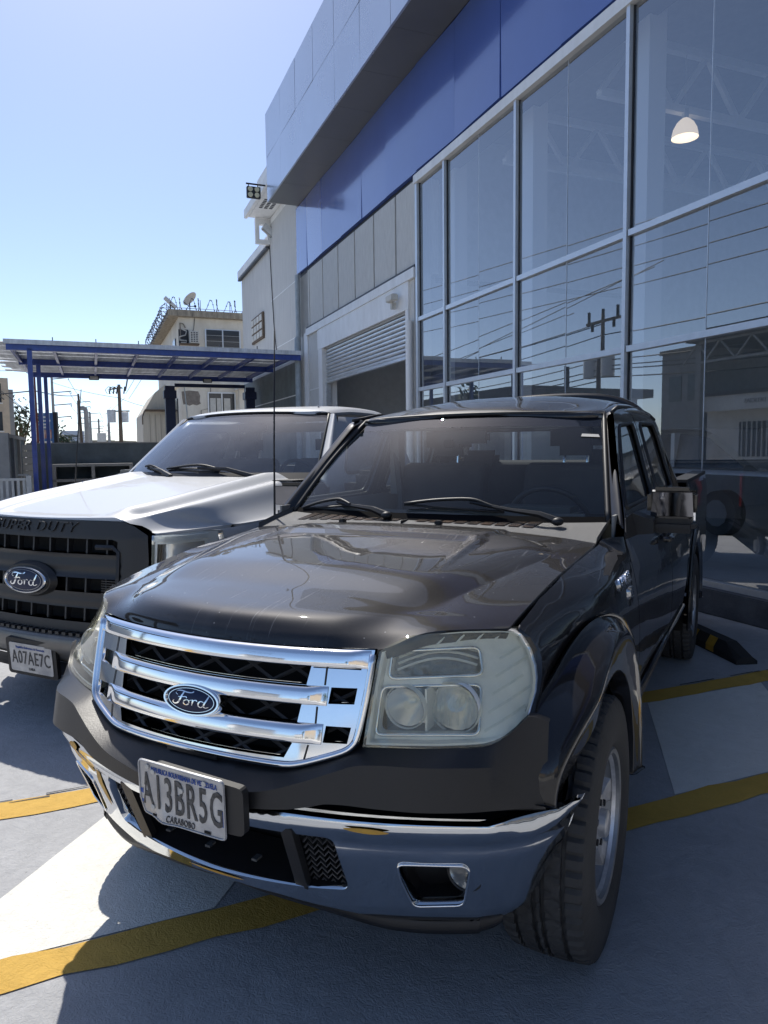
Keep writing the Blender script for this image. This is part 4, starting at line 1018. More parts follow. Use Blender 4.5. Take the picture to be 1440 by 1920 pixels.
B('grille_tab',v_black,grl,(Ff(0,.737)+.010,Ff(0,.737)+.018,-.065,.09,.727,.737))
# ---- headlights
def headlight(sg):
    ol=[(.443,.989),(.456,1.0),(.48,1.014),(.503,1.021),(.536,1.024),(.596,1.021),(.668,1.012),(.686,1.007),(.701,.997),(.723,.963),(.738,.928),(.746,.899),(.749,.872),(.746,.836),(.737,.811),(.724,.798),(.705,.790),(.672,.786),(.581,.784),(.496,.785),(.430,.785),(.433,.846),(.437,.913),(.441,.969)]
    ol=[(sg*y,z) for y,z in ol]
    L=sheet('headlight',ol,[],fF(.004),.03,v_lens,R1,.035,out=(1,0,0),dirn=(1,0,0))
    cy=sum(y for y,z in ol)/len(ol); cz=sum(z for y,z in ol)/len(ol)
    sc=lambda k:[(cy+(y-cy)*k,cz+(z-cz)*k) for y,z in ol]
    # bright rim just under the lens
    sheet('lamp_rim',sc(.992),[sc(.955)],fF(-.008),.03,v_bezel,L,.03,out=(1,0,0),dirn=(1,0,0))
    drl=round_poly([(sg*.458,.983),(sg*.622,.978),(sg*.640,.918),(sg*.455,.922)],.016)
    low=round_poly([(sg*.444,.905),(sg*.640,.899),(sg*.656,.800),(sg*.440,.800)],.016)
    sheet('bezel',sc(.985),[drl,low],fF(-.034),.025,v_bezel,L,.028,out=(1,0,0),dirn=(1,0,0))
    for nm,loop in (('signal_ring',drl),('chamber_ring',low)): MB().tube([(Ff(y,z)-.031,y,z) for y,z in loop],.0045,6,closed=True).build(nm,v_chrome,L,True)
    sheet('turn_signal',[(y,z) for y,z in drl],[],lambda y,z:(Ff(y,z)-.058+.004*sin(y*420),y,z),.006 if False else .012,v_amber,L,0,out=(1,0,0),rim=False)
    for k in range(3):
        z=.936+k*.014; MB().tube([(Ff(sg*(.465+.155*i/8),z+.022*sin(pi*i/8))-.05,sg*(.465+.155*i/8),z+.022*sin(pi*i/8)) for i in range(9)],.003,4).build('signal_rib',v_bezel,L)
    # lower chamber: box with two bowls
    sheet('chamber',[(y,z) for y,z in low],[],lambda y,z:(Ff(y,z)-.115,y,z),.03,v_refl,L,0,out=(1,0,0),rim=False)
    for y0,z0,r,dep in ((.492,.856,.046,.06),(.592,.853,.056,.07)):
        x0=Ff(sg*y0,z0)-.045; mb=MB(); prof=[]
        for i in range(9): t=i/8; prof.append((-dep*(1-t*t),r*t+.002))
        rot=Matrix.Translation((x0,sg*y0,z0))@Matrix.Rotation(-pi/2,4,'Z')
        n=36; V=[];F=[]
        for k in range(n):
            q=2*pi*k/n
            for (a,rr_) in prof:
                w_=1+.03*(k%2); V.append(rot@Vector((rr_*w_*cos(q)*1.0,a,rr_*w_*sin(q)*.92)))
        for k in range(n):
            j=(k+1)%n
            for i in range(8): F.append([k*9+i,k*9+i+1,j*9+i+1,j*9+i])
        mb.add(V,F); mb.build('reflector',v_refl,L,30)
        MB().cyl((x0-dep*.9,sg*y0,z0),(x0-.012,sg*y0,z0),.010,10).build('bulb',v_lensc,L,50)
        mb=MB(); mb.lathe([(.0,r*1.06),(.006,r*1.10),(.0,r*1.14),(-.01,r*1.14)],32,rot); mb.build('reflector_ring',v_bezel,L,50)
    # flutes on the low beam
    for k in range(6):
        y=.556+k*.015; MB().tube([(Ff(sg*y,.853)-.040,sg*y,.812+.0*k),(Ff(sg*y,.86)-.028,sg*y,.855),(Ff(sg*y,.9)-.045,sg*y,.893)],.0045,5).build('flute',v_lensc,L,True)
    B('divider',v_bezel,L,(Ff(sg*.54,.85)-.09,Ff(sg*.54,.85)-.032,sg*.538,sg*.543,.802,.902))
    for nm,z,ya in (('chamber_floor',.797,.652),('chamber_roof',.907,.636)):
        grid_mesh(nm,[[Vector((Ff(sg*y,z)-o,sg*y,z)) for o in (.045,.12)] for y in [.446+(ya-.446)*i/8 for i in range(9)]],v_refl,L,0)
    # outer frosted marker lens ribs
    for k in range(5):
        z=.81+k*.035; pts=[]
        for i in range(5):
            y=.668+(.735-.668)*i/4
            if inside((sg*y,z+.01*i),sc(.95)): pts.append((Ff(sg*y,z+.01*i)-.02,sg*y,z+.01*i))
        if len(pts)>2: MB().tube(pts,.004,4).build('marker_rib',v_lensc,L)
    for k in range(5):
        y=.505+k*.036; MB().tube([(Ff(sg*y,1.0)-.026,sg*y,.990),(Ff(sg*(y+.014),1.012)-.02,sg*(y+.016),1.010)],.0028,4).build('upper_rib',v_bezel,L)
    sheet('lamp_back',sc(.95),[],fF(-.15),.08,v_void,L,0,out=(1,0,0),rim=False)
    return L
for sg in (1,-1): headlight(sg)
# ---- bumper cover (matte black), faceted
def cov(s):
    a=abs(s)
    zt=interp(a,[(0,.728),(.25,.728),(.30,.738),(.36,.757),(.415,.779),(.46,.782),(.66,.784),(.70,.793),(.73,.815),(.75,.838),(.76,.842),(.80,.822)])
    zc=interp(a,[(0,.672),(.07,.676),(.17,.688),(.25,.700),(.32,.722),(.40,.752),(.45,.768),(.55,.768),(.65,.757),(.78,.728),(.82,.722)])
    zb=interp(a,[(0,.640),(.3,.665),(.39,.684),(.5,.680),(.6,.672),(.7,.655),(.78,.638),(.82,.635)])
    zc=max(zc,zb+.022)
    def X(z,o): return .70+(1.0-z)*.28-.38*a*a+o-interp(a,[(0,0),(.55,0),(.60,.008),(.65,.028),(.70,.055),(.75,.082),(.80,.10)])
    k=1-.35*sm((a-.66)/.16)
    fx_=interp(a,[(0,0),(.55,0),(.65,.022),(.70,.04),(.75,.05),(.80,.055)])
    return [(X(zt,-.012)+fx_,s,zt+.004),(X(zt,.004)+fx_,s,zt),(X(zc,.062*k),s,zc),(X(zb,.055*k),s,zb),(X(zb,.02),s,zb-.014),(X(zb,-.12),s,zb-.02)]
mb=MB(); rowsC=[cov(-.795+1.59*i/120) for i in range(121)]
for r in rowsC: mb.V+=[tuple(p) for p in r]
for i in range(120):
    for j in range(5): mb.F.append([i*6+j,i*6+j+1,(i+1)*6+j+1,(i+1)*6+j])
mb.build('bumper_cover',v_cover,R1,17)
# ---- chrome bumper
def bmp(s,z,o=0.):
    a=abs(s); sg=1 if s>=0 else -1
    inset=(.622-z)*.38 if z<.60 else (.622-.60)*.38+4.0*max(0,z-.60)**2*3
    if z<.36: inset+=3.0*(.36-z)**2*2
    inset+=.006*math.exp(-((z-.56)/.02)**2)
    # plan path
    K=[(.70,.614,.70),(.76,.570,.752),(.80,.536,.786),(.84,.498,.812),(.88,.458,.832),(.94,.398,.848),(1.0,.338,.858),(1.1,.24,.866)]
    if a<=.70: x,y=.80-.38*a*a,a; nx,ny=1.,.76*a
    else:
        x=interp(a,[(q[0],q[1]) for q in K]); y=interp(a,[(q[0],q[2]) for q in K])
        h=.01; x2=interp(a+h,[(q[0],q[1]) for q in K]); y2=interp(a+h,[(q[0],q[2]) for q in K]); nx,ny=(y2-y)/h,-(x2-x)/h
    L=sqrt(nx*nx+ny*ny); nx/=L; ny/=L
    # concave dip at the wing's upper corner
    if a>.66 and z>.57: inset+=.012*math.exp(-((a-.80)/.05)**2)*sm((z-.57)/.03)
    return (x-(inset-o)*nx,sg*(y-(inset-o)*ny),z)
bo=[(0,.622),(.30,.622),(.60,.618),(.70,.616),(.76,.622),(.84,.622),(.93,.615),(.985,.600),(.975,.55),(.95,.46),(.91,.385),(.85,.335),(.78,.316),(.65,.310),(.50,.312),(.42,.328),(.35,.342),(.20,.362),(0,.372)]
bo=bo+[(-s,z) for s,z in bo[-2:0:-1]]
openc=[(-.372,.568),(.372,.568),(.396,.412),(.30,.404),(0,.392),(-.30,.404),(-.396,.412)]
fogs=[round_poly([(s*.512,.508),(s*.655,.507),(s*.668,.49),(s*.660,.381),(s*.545,.374),(s*.518,.46)],.018) for s in (1,-1)]
fogs[1]=fogs[1]
bp=sheet('front_bumper',bo,[round_poly(openc,.025)]+fogs,bmp,.028,v_bchrome,R1,.035,out=(1,0,0),dirn=(1,0,0))
# shelf behind the top edge, dark
G=[[Vector(bmp(s,.612,-.01)),Vector((bmp(s,.612,-.10)[0],bmp(s,.612,-.10)[1],.60)),Vector((bmp(s,.612,-.16)[0],bmp(s,.612,-.16)[1],.72))] for s in [-.9+1.8*i/60 for i in range(61)]]
grid_mesh('bumper_shelf',G,v_void,R1,0)
# lower valance
G=[]
for i in range(81):
    s=-.80+1.60*i/80; a=abs(s); zt=interp(a,[(0,.372),(.2,.362),(.35,.342),(.42,.328),(.5,.312),(.65,.310),(.78,.316),(.85,.335),(.93,.40)])
    p=Vector(bmp(s,max(zt,.33),-.012)); p.z=zt+.005; q_=Vector(bmp(s,.34,-.02)); q_.z=interp(a,[(0,.345),(.3,.318),(.5,.285),(.68,.282),(.78,.295),(.93,.36)]); r_=Vector(bmp(s,.34,-.16)); r_.z=q_.z-.005
    G.append([p,(p+q_)/2+Vector((.008,0,0)),q_,r_])
grid_mesh('air_dam',G,v_black,R1,0)
# centre opening: back, step pad, struts, mesh inserts
sheet('opening_back',[(-.42,.60),(.42,.60),(.43,.38),(-.43,.38)],[],lambda y,z:(bmp(y,z,0)[0]-.16,y,z),.1,v_void,bp,0,out=(1,0,0),rim=False)
G=[[Vector(bmp(s,.405,-.006)),Vector((bmp(s,.405,-.13)[0],s,.435))] for s in [-.39+.78*i/30 for i in range(31)]]
grid_mesh('step_pad',G,v_black,bp,0)
for y in (-.20,-.05,.10,.22):
    a=Vector(bmp(y,.405,-.05)); mb=MB(); mb.box(a.x-.012,a.x+.012,y-.008,y+.008,.418,.424); mb.build('pad_tab',v_cowl,bp)
for s in (1,-1):
    mb=MB(); a=Vector(bmp(s*.262,.585,-.012)); b=Vector(bmp(s*.272,.40,-.012)); mb.bar(a,b,.034,.02,(1,0,0)); mb.build('strut',v_cover,bp)
    mb=MB()
    for k in range(9):
        z=.41+k*.018
        pts=[]
        for i in range(9):
            y=.285+.10*i/8; zz=z+.008*(1 if i%2 else -1); pts.append(Vector(bmp(s*y,min(zz,.575),-.03)))
        mb.tube(pts,.0035,4)
    mb.build('side_mesh',v_mesh,bp)
    # fog lamp bucket
    oy=s*.59; x0=bmp(s*.59,.44,0)[0]
    mb=MB(); V=[Vector(bmp(p[0],p[1],-.034)) for p in fogs[0 if s>0 else 1]]; Bk=[Vector((v.x-.045,v.y+(oy-v.y)*.15-s*.012,v.z+(.44-v.z)*.12)) for v in V]; n=len(V); mb.add(V+Bk,[[i,(i+1)%n,n+(i+1)%n,n+i] for i in range(n)]+[list(range(n,2*n))]); mb.build('fog_bucket',v_black,bp)
    mb=MB(); rot=Matrix.Translation((bmp(s*.628,.458,-.045)[0],s*.622,.462))@Matrix.Rotation(-pi/2,4,'Z'); mb.lathe([(-.03,.046),(.0,.047),(.006,.043),(.004,.040)],28,rot); fg=mb.build('fog_lamp',v_black,bp,40)
    mb=MB(); mb.lathe([(-.04,.0),(-.035,.02),(-.015,.034),(.0,.040)],24,rot); mb.build('fog_reflector',v_refl,fg,40)
    mb=MB(); mb.lathe([(.012,.0),(.010,.02),(.004,.040)],24,rot); mb.build('fog_lens',v_lensc,fg,True)
    MB().tube([Vector(bmp(p[0],p[1],.002)) for p in fogs[0 if s>0 else 1]],.0035,5,closed=True).build('fog_trim',v_chrome,bp,True)
# yellow paint scraped onto the chrome
def scuff(pts,o=.0022):
    P=smooth_poly(pts,3); me=sheet('paint_scrape',P,[],lambda y,z:bmp(y,z,o),.02,v_scuff,bp,0,out=(1,0,0),rim=False)
scuff([(-.585,.60),(-.55,.613),(-.52,.606),(-.535,.59),(-.50,.573),(-.45,.556),(-.47,.548),(-.53,.560),(-.57,.553),(-.60,.56)])
scuff([(-.437,.565),(-.415,.560),(-.412,.50),(-.425,.45),(-.44,.47),(-.445,.52)])
scuff([(.40,.606),(.46,.607),(.50,.600),(.47,.594),(.43,.597)])
scuff([(-.10,.383),(.02,.388),(.10,.384),(.02,.380)])
# ---- number plate on its bracket (a little skewed)
pc=Vector((.876,.054,.663)); px=Vector((.0,1,-.02)).normalized(); pz=Vector((.04,.01,1)).normalized(); PM=frame(pc,px,pz)@Matrix.Scale(.855,4)
mb=MB(); bb_=round_poly([(-.11,-.085),(.205,-.060),(.205,.070),(-.11,.075)],.02); mb.prism(bb_,'z',-.030,-.008); o=mb.build('plate_bracket',v_black,R1); o.data.transform(PM)
mb=MB(); pl=round_poly([(-.15,-.083),(.15,-.083),(.15,.083),(-.15,.083)],.013,3); n=len(pl)
NX,NY=24,12; V=[];F=[]
def plz(x,y): return .004*sin(x*22+1)*(.5-y*4)*.5+ (.010*math.exp(-((x+.06)/.035)**2)*sm((-.03-y)/.05)) - .012*sm((-x-.05)/.1)*sm((-y-.02)/.06)
pl2=resample2(pl,.02)
plate=sheet('number_plate',pl,[],lambda x,y:PM@Vector((x,y,plz(x,y))),.014,v_plate,R1,.003,out=tuple(PM.to_3x3()@Vector((0,0,1))))
MB().tube([PM@Vector((x*.985,y*.97,plz(x,y)+.001)) for x,y in pl2],.0022,5,closed=True).build('plate_rim',v_plate,plate,True)
def ptext(nm,s,size,x,y,mat,sx,sp=1.,bold=0.):
    o=text(nm,s,size,.0008,mat,plate,Matrix.Translation((x,y,.0)),sx,spacing=sp,bold=bold); 
    for v in o.data.vertices: v.co=PM@Vector((v.co.x,v.co.y,v.co.z+plz(v.co.x,v.co.y)+.0014))
    return o
ptext('number','A13BR5G',.138,0.002,-.006,v_plblk,.46,1.16,.0012); ptext('country_line','REPUBLICA BOLIVARIANA DE VENEZUELA',.021,.012,.060,v_plblue,.56,1.04); ptext('state_line','CARABOBO',.026,.0,-.067,v_plblk,.64,1.12)
for x in (-.141,.141):
    mb=MB(); mb.add([PM@Vector((x+dx,y,plz(x,y)+.0014)) for dx,y in ((-.005,-.045),(.005,-.045),(.005,-.002),(-.005,-.002))],[[0,1,2,3]]); mb.build('blue_strip',v_plblue,plate)
for x,y in ((-.115,.066),(-.095,.055),(.085,.063),(.005,.024),(-.105,-.05)): MB().lathe([(0,.0075),(.003,.007),(.0035,.0)],12,PM@Matrix.Translation((x,y,plz(x,y)+.001))@Matrix.Rotation(pi/2,4,'X')).build('plate_screw',m_acw,plate,40)
for x in (-.095,.09):
    mb=MB(); mb.add([PM@Vector((x+dx,-.072+dy,plz(x,-.072)+.0015)) for dx,dy in ((-.011,-.004),(.011,-.004),(.011,.004),(-.011,.004))],[[0,1,2,3]]); mb.build('plate_slot',v_void,plate)
# ---- wheels
WP=wheel_parts(.368,.245,.212)
for x in (0,-3.192):
    for sg in (1,-1): add_wheel(WP,R1,x,sg*.742,.366,spin=.35+x)
# ================================================================== the silver pickup
T2=(-2.1587,3.4360)
R2=empty('pickup_truck',(T2[0],T2[1],0),TRZ,'silver heavy duty pickup with matte black grille, parked left of the dark pickup','pickup truck')
s_blk=mk('matte_black_grille',(.020,.0205,.022),.45,var=.12,vscale=6,bump=.05,bscale=220)
s_bump=mk('dull_grey_bumper',(.17,.165,.155),.35,metal=.5,var=.15,vscale=5)
s_glass=glass('silver_truck_windscreen',(.55,.59,.61),1.,ior=1.5,haze=.05,hcol=(.5,.52,.55),boost=.05)
s_side=glass('silver_truck_side_glass',(.05,.05,.055),1.,ior=1.5)
def sF(y,z,o=0.): return (-.525-.15*y*y+(1.0-z)*.10+o,y,z)
# hood
def shood(s,v):
    ym=interp(s,[(0,.775),(.06,.83),(.16,.90),(.35,.94),(1,.955)])
    y=v*ym; xf=-.53-.15*y*y-.04*sm((v-.8)/.2)
    xr=-1.80-.22*(y/.9)**2; x=xf+(xr-xf)*s
    if v>.8: x-= (v-.8)/.2*.42*sm(s/.12)*(1-s)*.75
    t=max(0,min(1,(-x-.53)/1.27))
    zc=1.108+.175*t**.85; zs=interp(s,[(0,1.036),(.2,1.045),(.5,1.062),(1,1.10)])
    q=y/ym
    f=sm((q-.70)/.30); 
    z=zc-(zc-zs)*f**1.15
    sh=sm(s/.10)
    z+=sh*(.026*math.exp(-((q-.64)/.055)**2)-.016*math.exp(-((q-.74)/.035)**2)+.022*math.exp(-((q-.825)/.045)**2)*sm((s-.03)/.2))
    z-=.010*sm((.50-q)/.03)*sh*(1-.6*s)
    z-=.03*sm((.03-s)/.03)*0
    return Vector((x,y,z))
G=[[shood(i/60,v) for v in [k/70 for k in range(71)]] for i in range(61)]
G=[[Vector((p.x,-p.y,p.z)) for p in r[:0:-1]]+r for r in G]
grid_mesh('hood',G,v_silver,R2,.03,flip=True)
# grille shroud
def shr(y,z):
    a=abs(y); x,_,_=sF(y,z)
    if z>1.02: x-= .30*(z-1.02)*(.4+0*a)
    x+=.022
    x-=.10*max(0,a-.68)
    return (x,y,z)
so=[(0,1.100),(.40,1.100),(.62,1.098),(.69,1.075),(.765,1.030),(.775,.90),(.765,.60),(.72,.55),(.40,.52),(0,.515)]
so=so+[(-y,z) for y,z in so[-2:0:-1]]
hol=[[(-.60,.925),(.60,.925),(.60,.995),(.57,1.005),(-.57,1.005),(-.60,.995)],[(-.60,.722),(.60,.722),(.60,.80),(-.60,.80)],[(-.56,.572),(.56,.572),(.59,.64),(-.59,.64)]]
def shP(y,z):
    x,_,_=shr(y,z); a=abs(y)
    for zc in (.8625,.681): 
        x-=.030*sm((.62-a)/.015)*sm(1.6*(1-abs((z-zc)/.075))) -.016*max(0,1-((z-zc)/.05)**2)*sm((.62-a)/.015)
    return (x,y,z)
gs=sheet('grille',so,hol,shP,.03,s_blk,R2,.06,out=(1,0,0),dirn=(1,0,0))
sheet('grille_backing',so,[],lambda y,z:(sF(y,z)[0]-.07,y,z),.15,v_void,gs,0,out=(1,0,0),rim=False)
for z0,z1 in ((.925,1.0),(.722,.80),(.572,.64)):
    for k in range(9):
        y=-.52+k*.13; a=sF(y,z0,-.012); b=sF(y,z1,-.012); mb=MB(); mb.bar(a,b,.012,.03,(1,0,0)); mb.build('grille_bar',s_blk,gs)
for k in range(6):
    for sg in (1,-1):
        mb=MB(); z=.727+k*.0125; mb.bar(sF(sg*.50,z,.0),sF(sg*.595,z,.0),.005,.03,(1,0,0)); mb.build('louvre',s_blk,gs)
for sg in (1,-1):
    mb=MB()
    mb.tube([sF(sg*.47,.965,.022),sF(sg*.575,.965,.022),sF(sg*.605,.94,.018),sF(sg*.605,.72,.018)],.014,5); mb.build('trim_bar',s_blk,gs,40)
mb=MB(); n=40; c=Vector(sF(0,.773,.035)); V=[]
for i in range(n): V.append(c+Vector((-.03,.205*cos(2*pi*i/n),.10*sin(2*pi*i/n))))
for i in range(n): V.append(c+Vector((.0,.185*cos(2*pi*i/n),.086*sin(2*pi*i/n))))
mb.add(V,[[i,(i+1)%n,n+(i+1)%n,n+i] for i in range(n)]+[list(range(n,2*n))]); mb.build('emblem_mount',s_blk,gs,30)
ford_badge(gs,tuple(c+Vector((.013,0,0))),(0,1,0),(-.08,0,1),.343,.148,.010,1.5)
o=text('lettering','SUPER DUTY',.082,.0035,s_blk,gs,Matrix.Identity(4),1.28,spacing=1.12,shear=.25)
for v in o.data.vertices:
    y,z=v.co.x,1.060+v.co.y*.92; p=shr(y,z); v.co=Vector((p[0]+.001+v.co.z*1.0+.003,y,z))
split_loose(o,'letter')
# headlights
for sg in (1,-1):
    def hl(y,z,o=0.,sg=sg):
        a=abs(y); return (-.612-.05*max(0,a-.775)-7.5*max(0,a-.80)**2*1.35-.55*max(0,a-.88)+(1.0-z)*.10+o,y,z)
    ol=[(sg*.782,1.030),(sg*.86,1.036),(sg*.93,1.040),(sg*.955,1.035),(sg*.962,.95),(sg*.955,.86),(sg*.90,.77),(sg*.785,.76)]
    L=sheet('headlight',ol,[],hl,.03,v_lensc,R2,.04,out=(1,0,0),dirn=(1,0,0))
    c0=(sg*.86,.90); sc=lambda k:[(c0[0]+(y-c0[0])*k,c0[1]+(z-c0[1])*k) for y,z in ol]
    sheet('bezel',sc(.98),[[(sg*.80,.78),(sg*.92,.79),(sg*.935,.86),(sg*.93,.985),(sg*.80,.985)]],lambda y,z:hl(y,z,-.02),.03,v_bezel,L,.03,out=(1,0,0),dirn=(1,0,0))
    sheet('reflector',sc(.95),[],lambda y,z:hl(y,z,-.07),.04,v_refl,L,0,out=(1,0,0),rim=False)
    for k in range(5): MB().tube([hl(sg*(.79+.15*i/6),1.0+.006*k,-.006) for i in range(7)],.0022,4).build('lamp_rib',v_bezel,L)
    # fender
    def sG(x,z,sg=sg):
        y=interp(z,[(.4,.93),(.6,.985),(.85,1.0),(1.0,.985),(1.06,.962),(1.12,.925)]); y-=.05*sm((x+1.25)/.5); return (x,sg*y,z)
    f=[(-.86,.60),(-.72,.76),(-.80,.80),(-.90,.90),(-.93,1.035),(-1.30,1.045),(-1.6,1.066),(-1.96,1.105),(-2.02,1.10),(-2.02,.50)]+[(-1.45+.50*cos(radians(d)),.38+.50*sin(radians(d))) for d in range(165,20,-10)]
    sheet('fender',f,[],sG,.06,v_silver,R2,.03,out=(0,sg,0))
    L_=[[Vector((-1.45+.50*cos(radians(d)),sg*(.93-.35*j),.38+.50*sin(radians(d)))) for j in range(2)] for d in range(-20,201,10)]; grid_mesh('arch_liner',L_,v_void,R2,0)
    # cab side
    def sC(x,z,sg=sg):
        return (x,sg*interp(z,[(.45,.96),(.6,.99),(.9,1.0),(1.15,.975),(1.27,.94),(1.45,.86),(1.62,.775),(1.70,.73),(1.76,.66)]),z)
    d=[(-2.03,.50),(-2.03,1.18),(-2.12,1.30),(-2.42,1.60),(-2.56,1.70),(-3.26,1.715),(-3.30,1.60),(-3.30,.50)]
    w=[(-2.30,1.29),(-3.16,1.30),(-3.16,1.58),(-3.10,1.62),(-2.66,1.62),(-2.58,1.58)]
    D=sheet('door',d,[round_poly(w,.06)],sC,.08,v_silver,R2,.03,out=(0,sg,0))
    sheet('window_glass',round_poly(w,.06),[],lambda x,z:(lambda p:(p[0],p[1]-sg*.012,p[2]))(sC(x,z)),.12,s_side,D,0,out=(0,sg,0),rim=False)
    MB().tube([sC(x,z) for x,z in resample2(round_poly(w,.06),.06)],.012,6,closed=True).build('window_seal',v_black,D,True)
    h=MB(); h.bar(Vector(sC(-3.06,1.08))+Vector((0,sg*.025,0)),Vector(sC(-3.24,1.08))+Vector((0,sg*.025,0)),.03,.03); h.build('door_handle',v_black,D)
    sheet('rear_quarter',[(-3.31,.50),(-3.31,1.6),(-3.27,1.715),(-3.36,1.69),(-3.42,1.5),(-3.44,1.2),(-3.44,.5)],[],sC,.08,v_silver,R2,.03,out=(0,sg,0))
    G=[]
    for i in range(13):
        t=i/12; a=Vector((-2.02-.49*t,sg*(.872-.185*t),1.268+.452*t)); zb=1.20+.49*t; b=Vector(sC(-2.06-.47*t,zb)); m_=(a+b)/2+Vector((.02,sg*.022,.015)); G.append(cr([a,m_,b],4))
    grid_mesh('a_pillar',G,v_silver,R2,.02,flip=(sg>0))
    MB().tube([(-2.02-.49*t/8,sg*(.868-.185*t/8),1.272+.452*t/8) for t in range(9)],.011,6).build('windscreen_seal',v_black,R2,True)
    # bed
    B('bed_side',v_silver,R2,(-5.60,-3.50,sg*.93,sg*1.0,.62,1.24),b=.02); B('bed_rail_cap',v_black,R2,(-5.60,-3.50,sg*.92,sg*1.0,1.241,1.262))
    B('sill',v_black,R2,(-3.5,-2.0,sg*.80,sg*.94,.42,.52))
    # mirror
    m=MB(); m.box(-2.33,-2.20,sg*1.06,sg*1.22,1.12,1.31,b=.03); me=m.build('door_mirror',v_black if sg>0 else s_bump,R2,40); MB().bar((-2.26,sg*.97,1.20),(-2.26,sg*1.08,1.20),.06,.05).build('mirror_arm',v_black,me); mb=MB(); mb.box(-2.34,-2.335,sg*1.08,sg*1.20,1.14,1.29); mb.build('mirror_glass',v_chrome,me)
# glass, roof
def sW(y,t,o=0.):
    hw=.872+(.69-.872)*t; yy=y*hw; x=(-1.80-.29*yy*yy)+((-2.385-.26*yy*yy)-(-1.80-.29*yy*yy))*t; z=1.272+(1.742-1.272)*t-.022*y*y*t
    return Vector((x,yy,z))+Vector((.62,0,.78))*(.02*sin(pi*t)+o)
grid_mesh('windscreen',[[sW(-1+2*i/24,j/16*.93) for j in range(17)] for i in range(25)],s_glass,R2,0,flip=True)
grid_mesh('shade_band',[[sW(-1+2*i/24,.9305+.07*j/4) for j in range(5)] for i in range(25)],v_band,R2,0,flip=True)
grid_mesh('windscreen_border',[[sW(-1+2*i/24,-.04+.10*j,.003) for j in range(2)] for i in range(25)],v_black,R2,0)
MB().tube([sW(-1+2*i/20,1.0,.004) for i in range(21)],.009,6).build('header_seal',v_black,R2,True)
rows=[]
for x,zc,hw,ze in ((-2.395,1.752,.685,1.728),(-2.50,1.778,.70,1.735),(-2.8,1.806,.725,1.745),(-3.15,1.806,.73,1.742),(-3.34,1.785,.725,1.725),(-3.43,1.735,.70,1.68)):
    rows.append([(x,0,zc),(x-.01,hw*.4,zc-.003),(x-.04*(x>-2.6),hw*.75,zc-.012),(x-.09*(x>-2.6),hw*.93,zc*.5+ze*.5),(x-.115*(x>-2.6),hw,ze)])
grid_mesh('roof',loft(rows,7,6,True),v_silver,R2,.03,flip=True)
mb=MB(); mb.bar((-2.95,.30,1.806),(-2.62,.52,1.792),.012,.012); mb.build('roof_crease',v_silver,R2)
sheet('cab_back',[(-.93,.55),(-.93,1.25),(-.68,1.70),(.68,1.70),(.93,1.25),(.93,.55)],[[(-.66,1.32),(.66,1.32),(.60,1.62),(-.60,1.62)]],lambda y,z:(-3.44+.06*max(0,z-1.2),y,z),.1,v_silver,R2,.04,out=(-1,0,0))
sheet('rear_window',[(-.66,1.32),(.66,1.32),(.60,1.62),(-.60,1.62)],[],lambda y,z:(-3.43+.06*max(0,z-1.2),y,z),.2,v_rglass,R2,0,out=(-1,0,0),rim=False)
B('cowl_panel',v_black,R2,(-1.98,-1.76,-.86,.86,1.20,1.262)); B('firewall',v_void,R2,(-1.98,-1.95,-.88,.88,.5,1.2)); B('engine_bay',v_void,R2,(-1.9,-.75,-.6,.6,.45,.95)); B('floor_pan',v_void,R2,(-5.5,-.8,-.80,.80,.40,.48)); B('bed_front',v_silver,R2,(-3.54,-3.505,-.93,.93,.62,1.24)); B('tailgate',v_silver,R2,(-5.62,-5.57,-.92,.92,.65,1.23)); B('bed_floor',v_black,R2,(-5.57,-3.55,-.92,.92,.74,.78))
B('dashboard',v_dash,R2,(-2.35,-1.95,-.85,.85,1.0,1.255),b=.03)
def seat2(y,w_):
    b=MB(); b.prism([(-2.86,.85),(-2.68,.85),(-2.86,1.36),(-2.95,1.40),(-3.02,1.36)],'y',y-w_/2,y+w_/2); o=b.build('seat',v_seat,R2); bv=o.modifiers.new('b','BEVEL'); bv.width=.05; bv.segments=3
    h=MB(); h.box(-3.02,-2.90,y-.15,y+.15,1.40,1.60,b=.055); h.build('headrest',v_seat,o,40)
seat2(.42,.62); seat2(-.42,.62); B('seat_base',v_seat,R2,(-2.86,-2.35,-.8,.8,.72,.9),b=.05)
MB().tube([(-2.52+.08*sin(a*.2618),.42+.19*cos(a*.2618),1.21+.17*sin(a*.2618)) for a in range(24)],.015,8,closed=True).build('steering_wheel',v_black,R2,True)
B('inner_mirror',v_black,R2,(-2.50,-2.46,-.13,.13,1.60,1.67),b=.012)
for y in (-1,1): B('inner_pillar',v_dash,R2,(-3.4,-3.3,y*.66,y*.72,1.25,1.70))
# bumper with stepped top, plate
def sB(y,z,o=0.): return (-.40-.12*y*y-.9*max(0,abs(y)-.75)**2+o-(.04 if z<.40 else 0),y,z)
G=[[Vector(sB(-.98+1.96*i/48,z,o)) for z,o in ((.520,-.14),(.505,-.02),(.485,0),(.43,.004),(.375,-.004),(.345,-.03),(.34,-.12))] for i in range(49)]
bm_=grid_mesh('front_bumper',G,s_bump,R2,.01)
for i in range(34):
    y=-.80+i*.0485; p=sB(y,.51,-.03); B('bumper_tread',s_blk,bm_,(p[0]-.06,p[0]+.012,y-.014,y+.014,.506,.522))
G=[[Vector(sB(-.9+1.8*i/24,z,o)) for z,o in ((.345,-.02),(.26,-.05),(.25,-.15))] for i in range(25)]
grid_mesh('air_dam',G,v_black,R2,0)
B('bumper_gap',v_void,R2,(-.75,-.56,-.80,.80,.50,.56))
pc2=Vector(sB(.09,.36,.035)); PM2=frame(pc2,(-.10,1,-.04),(.10,0,1))
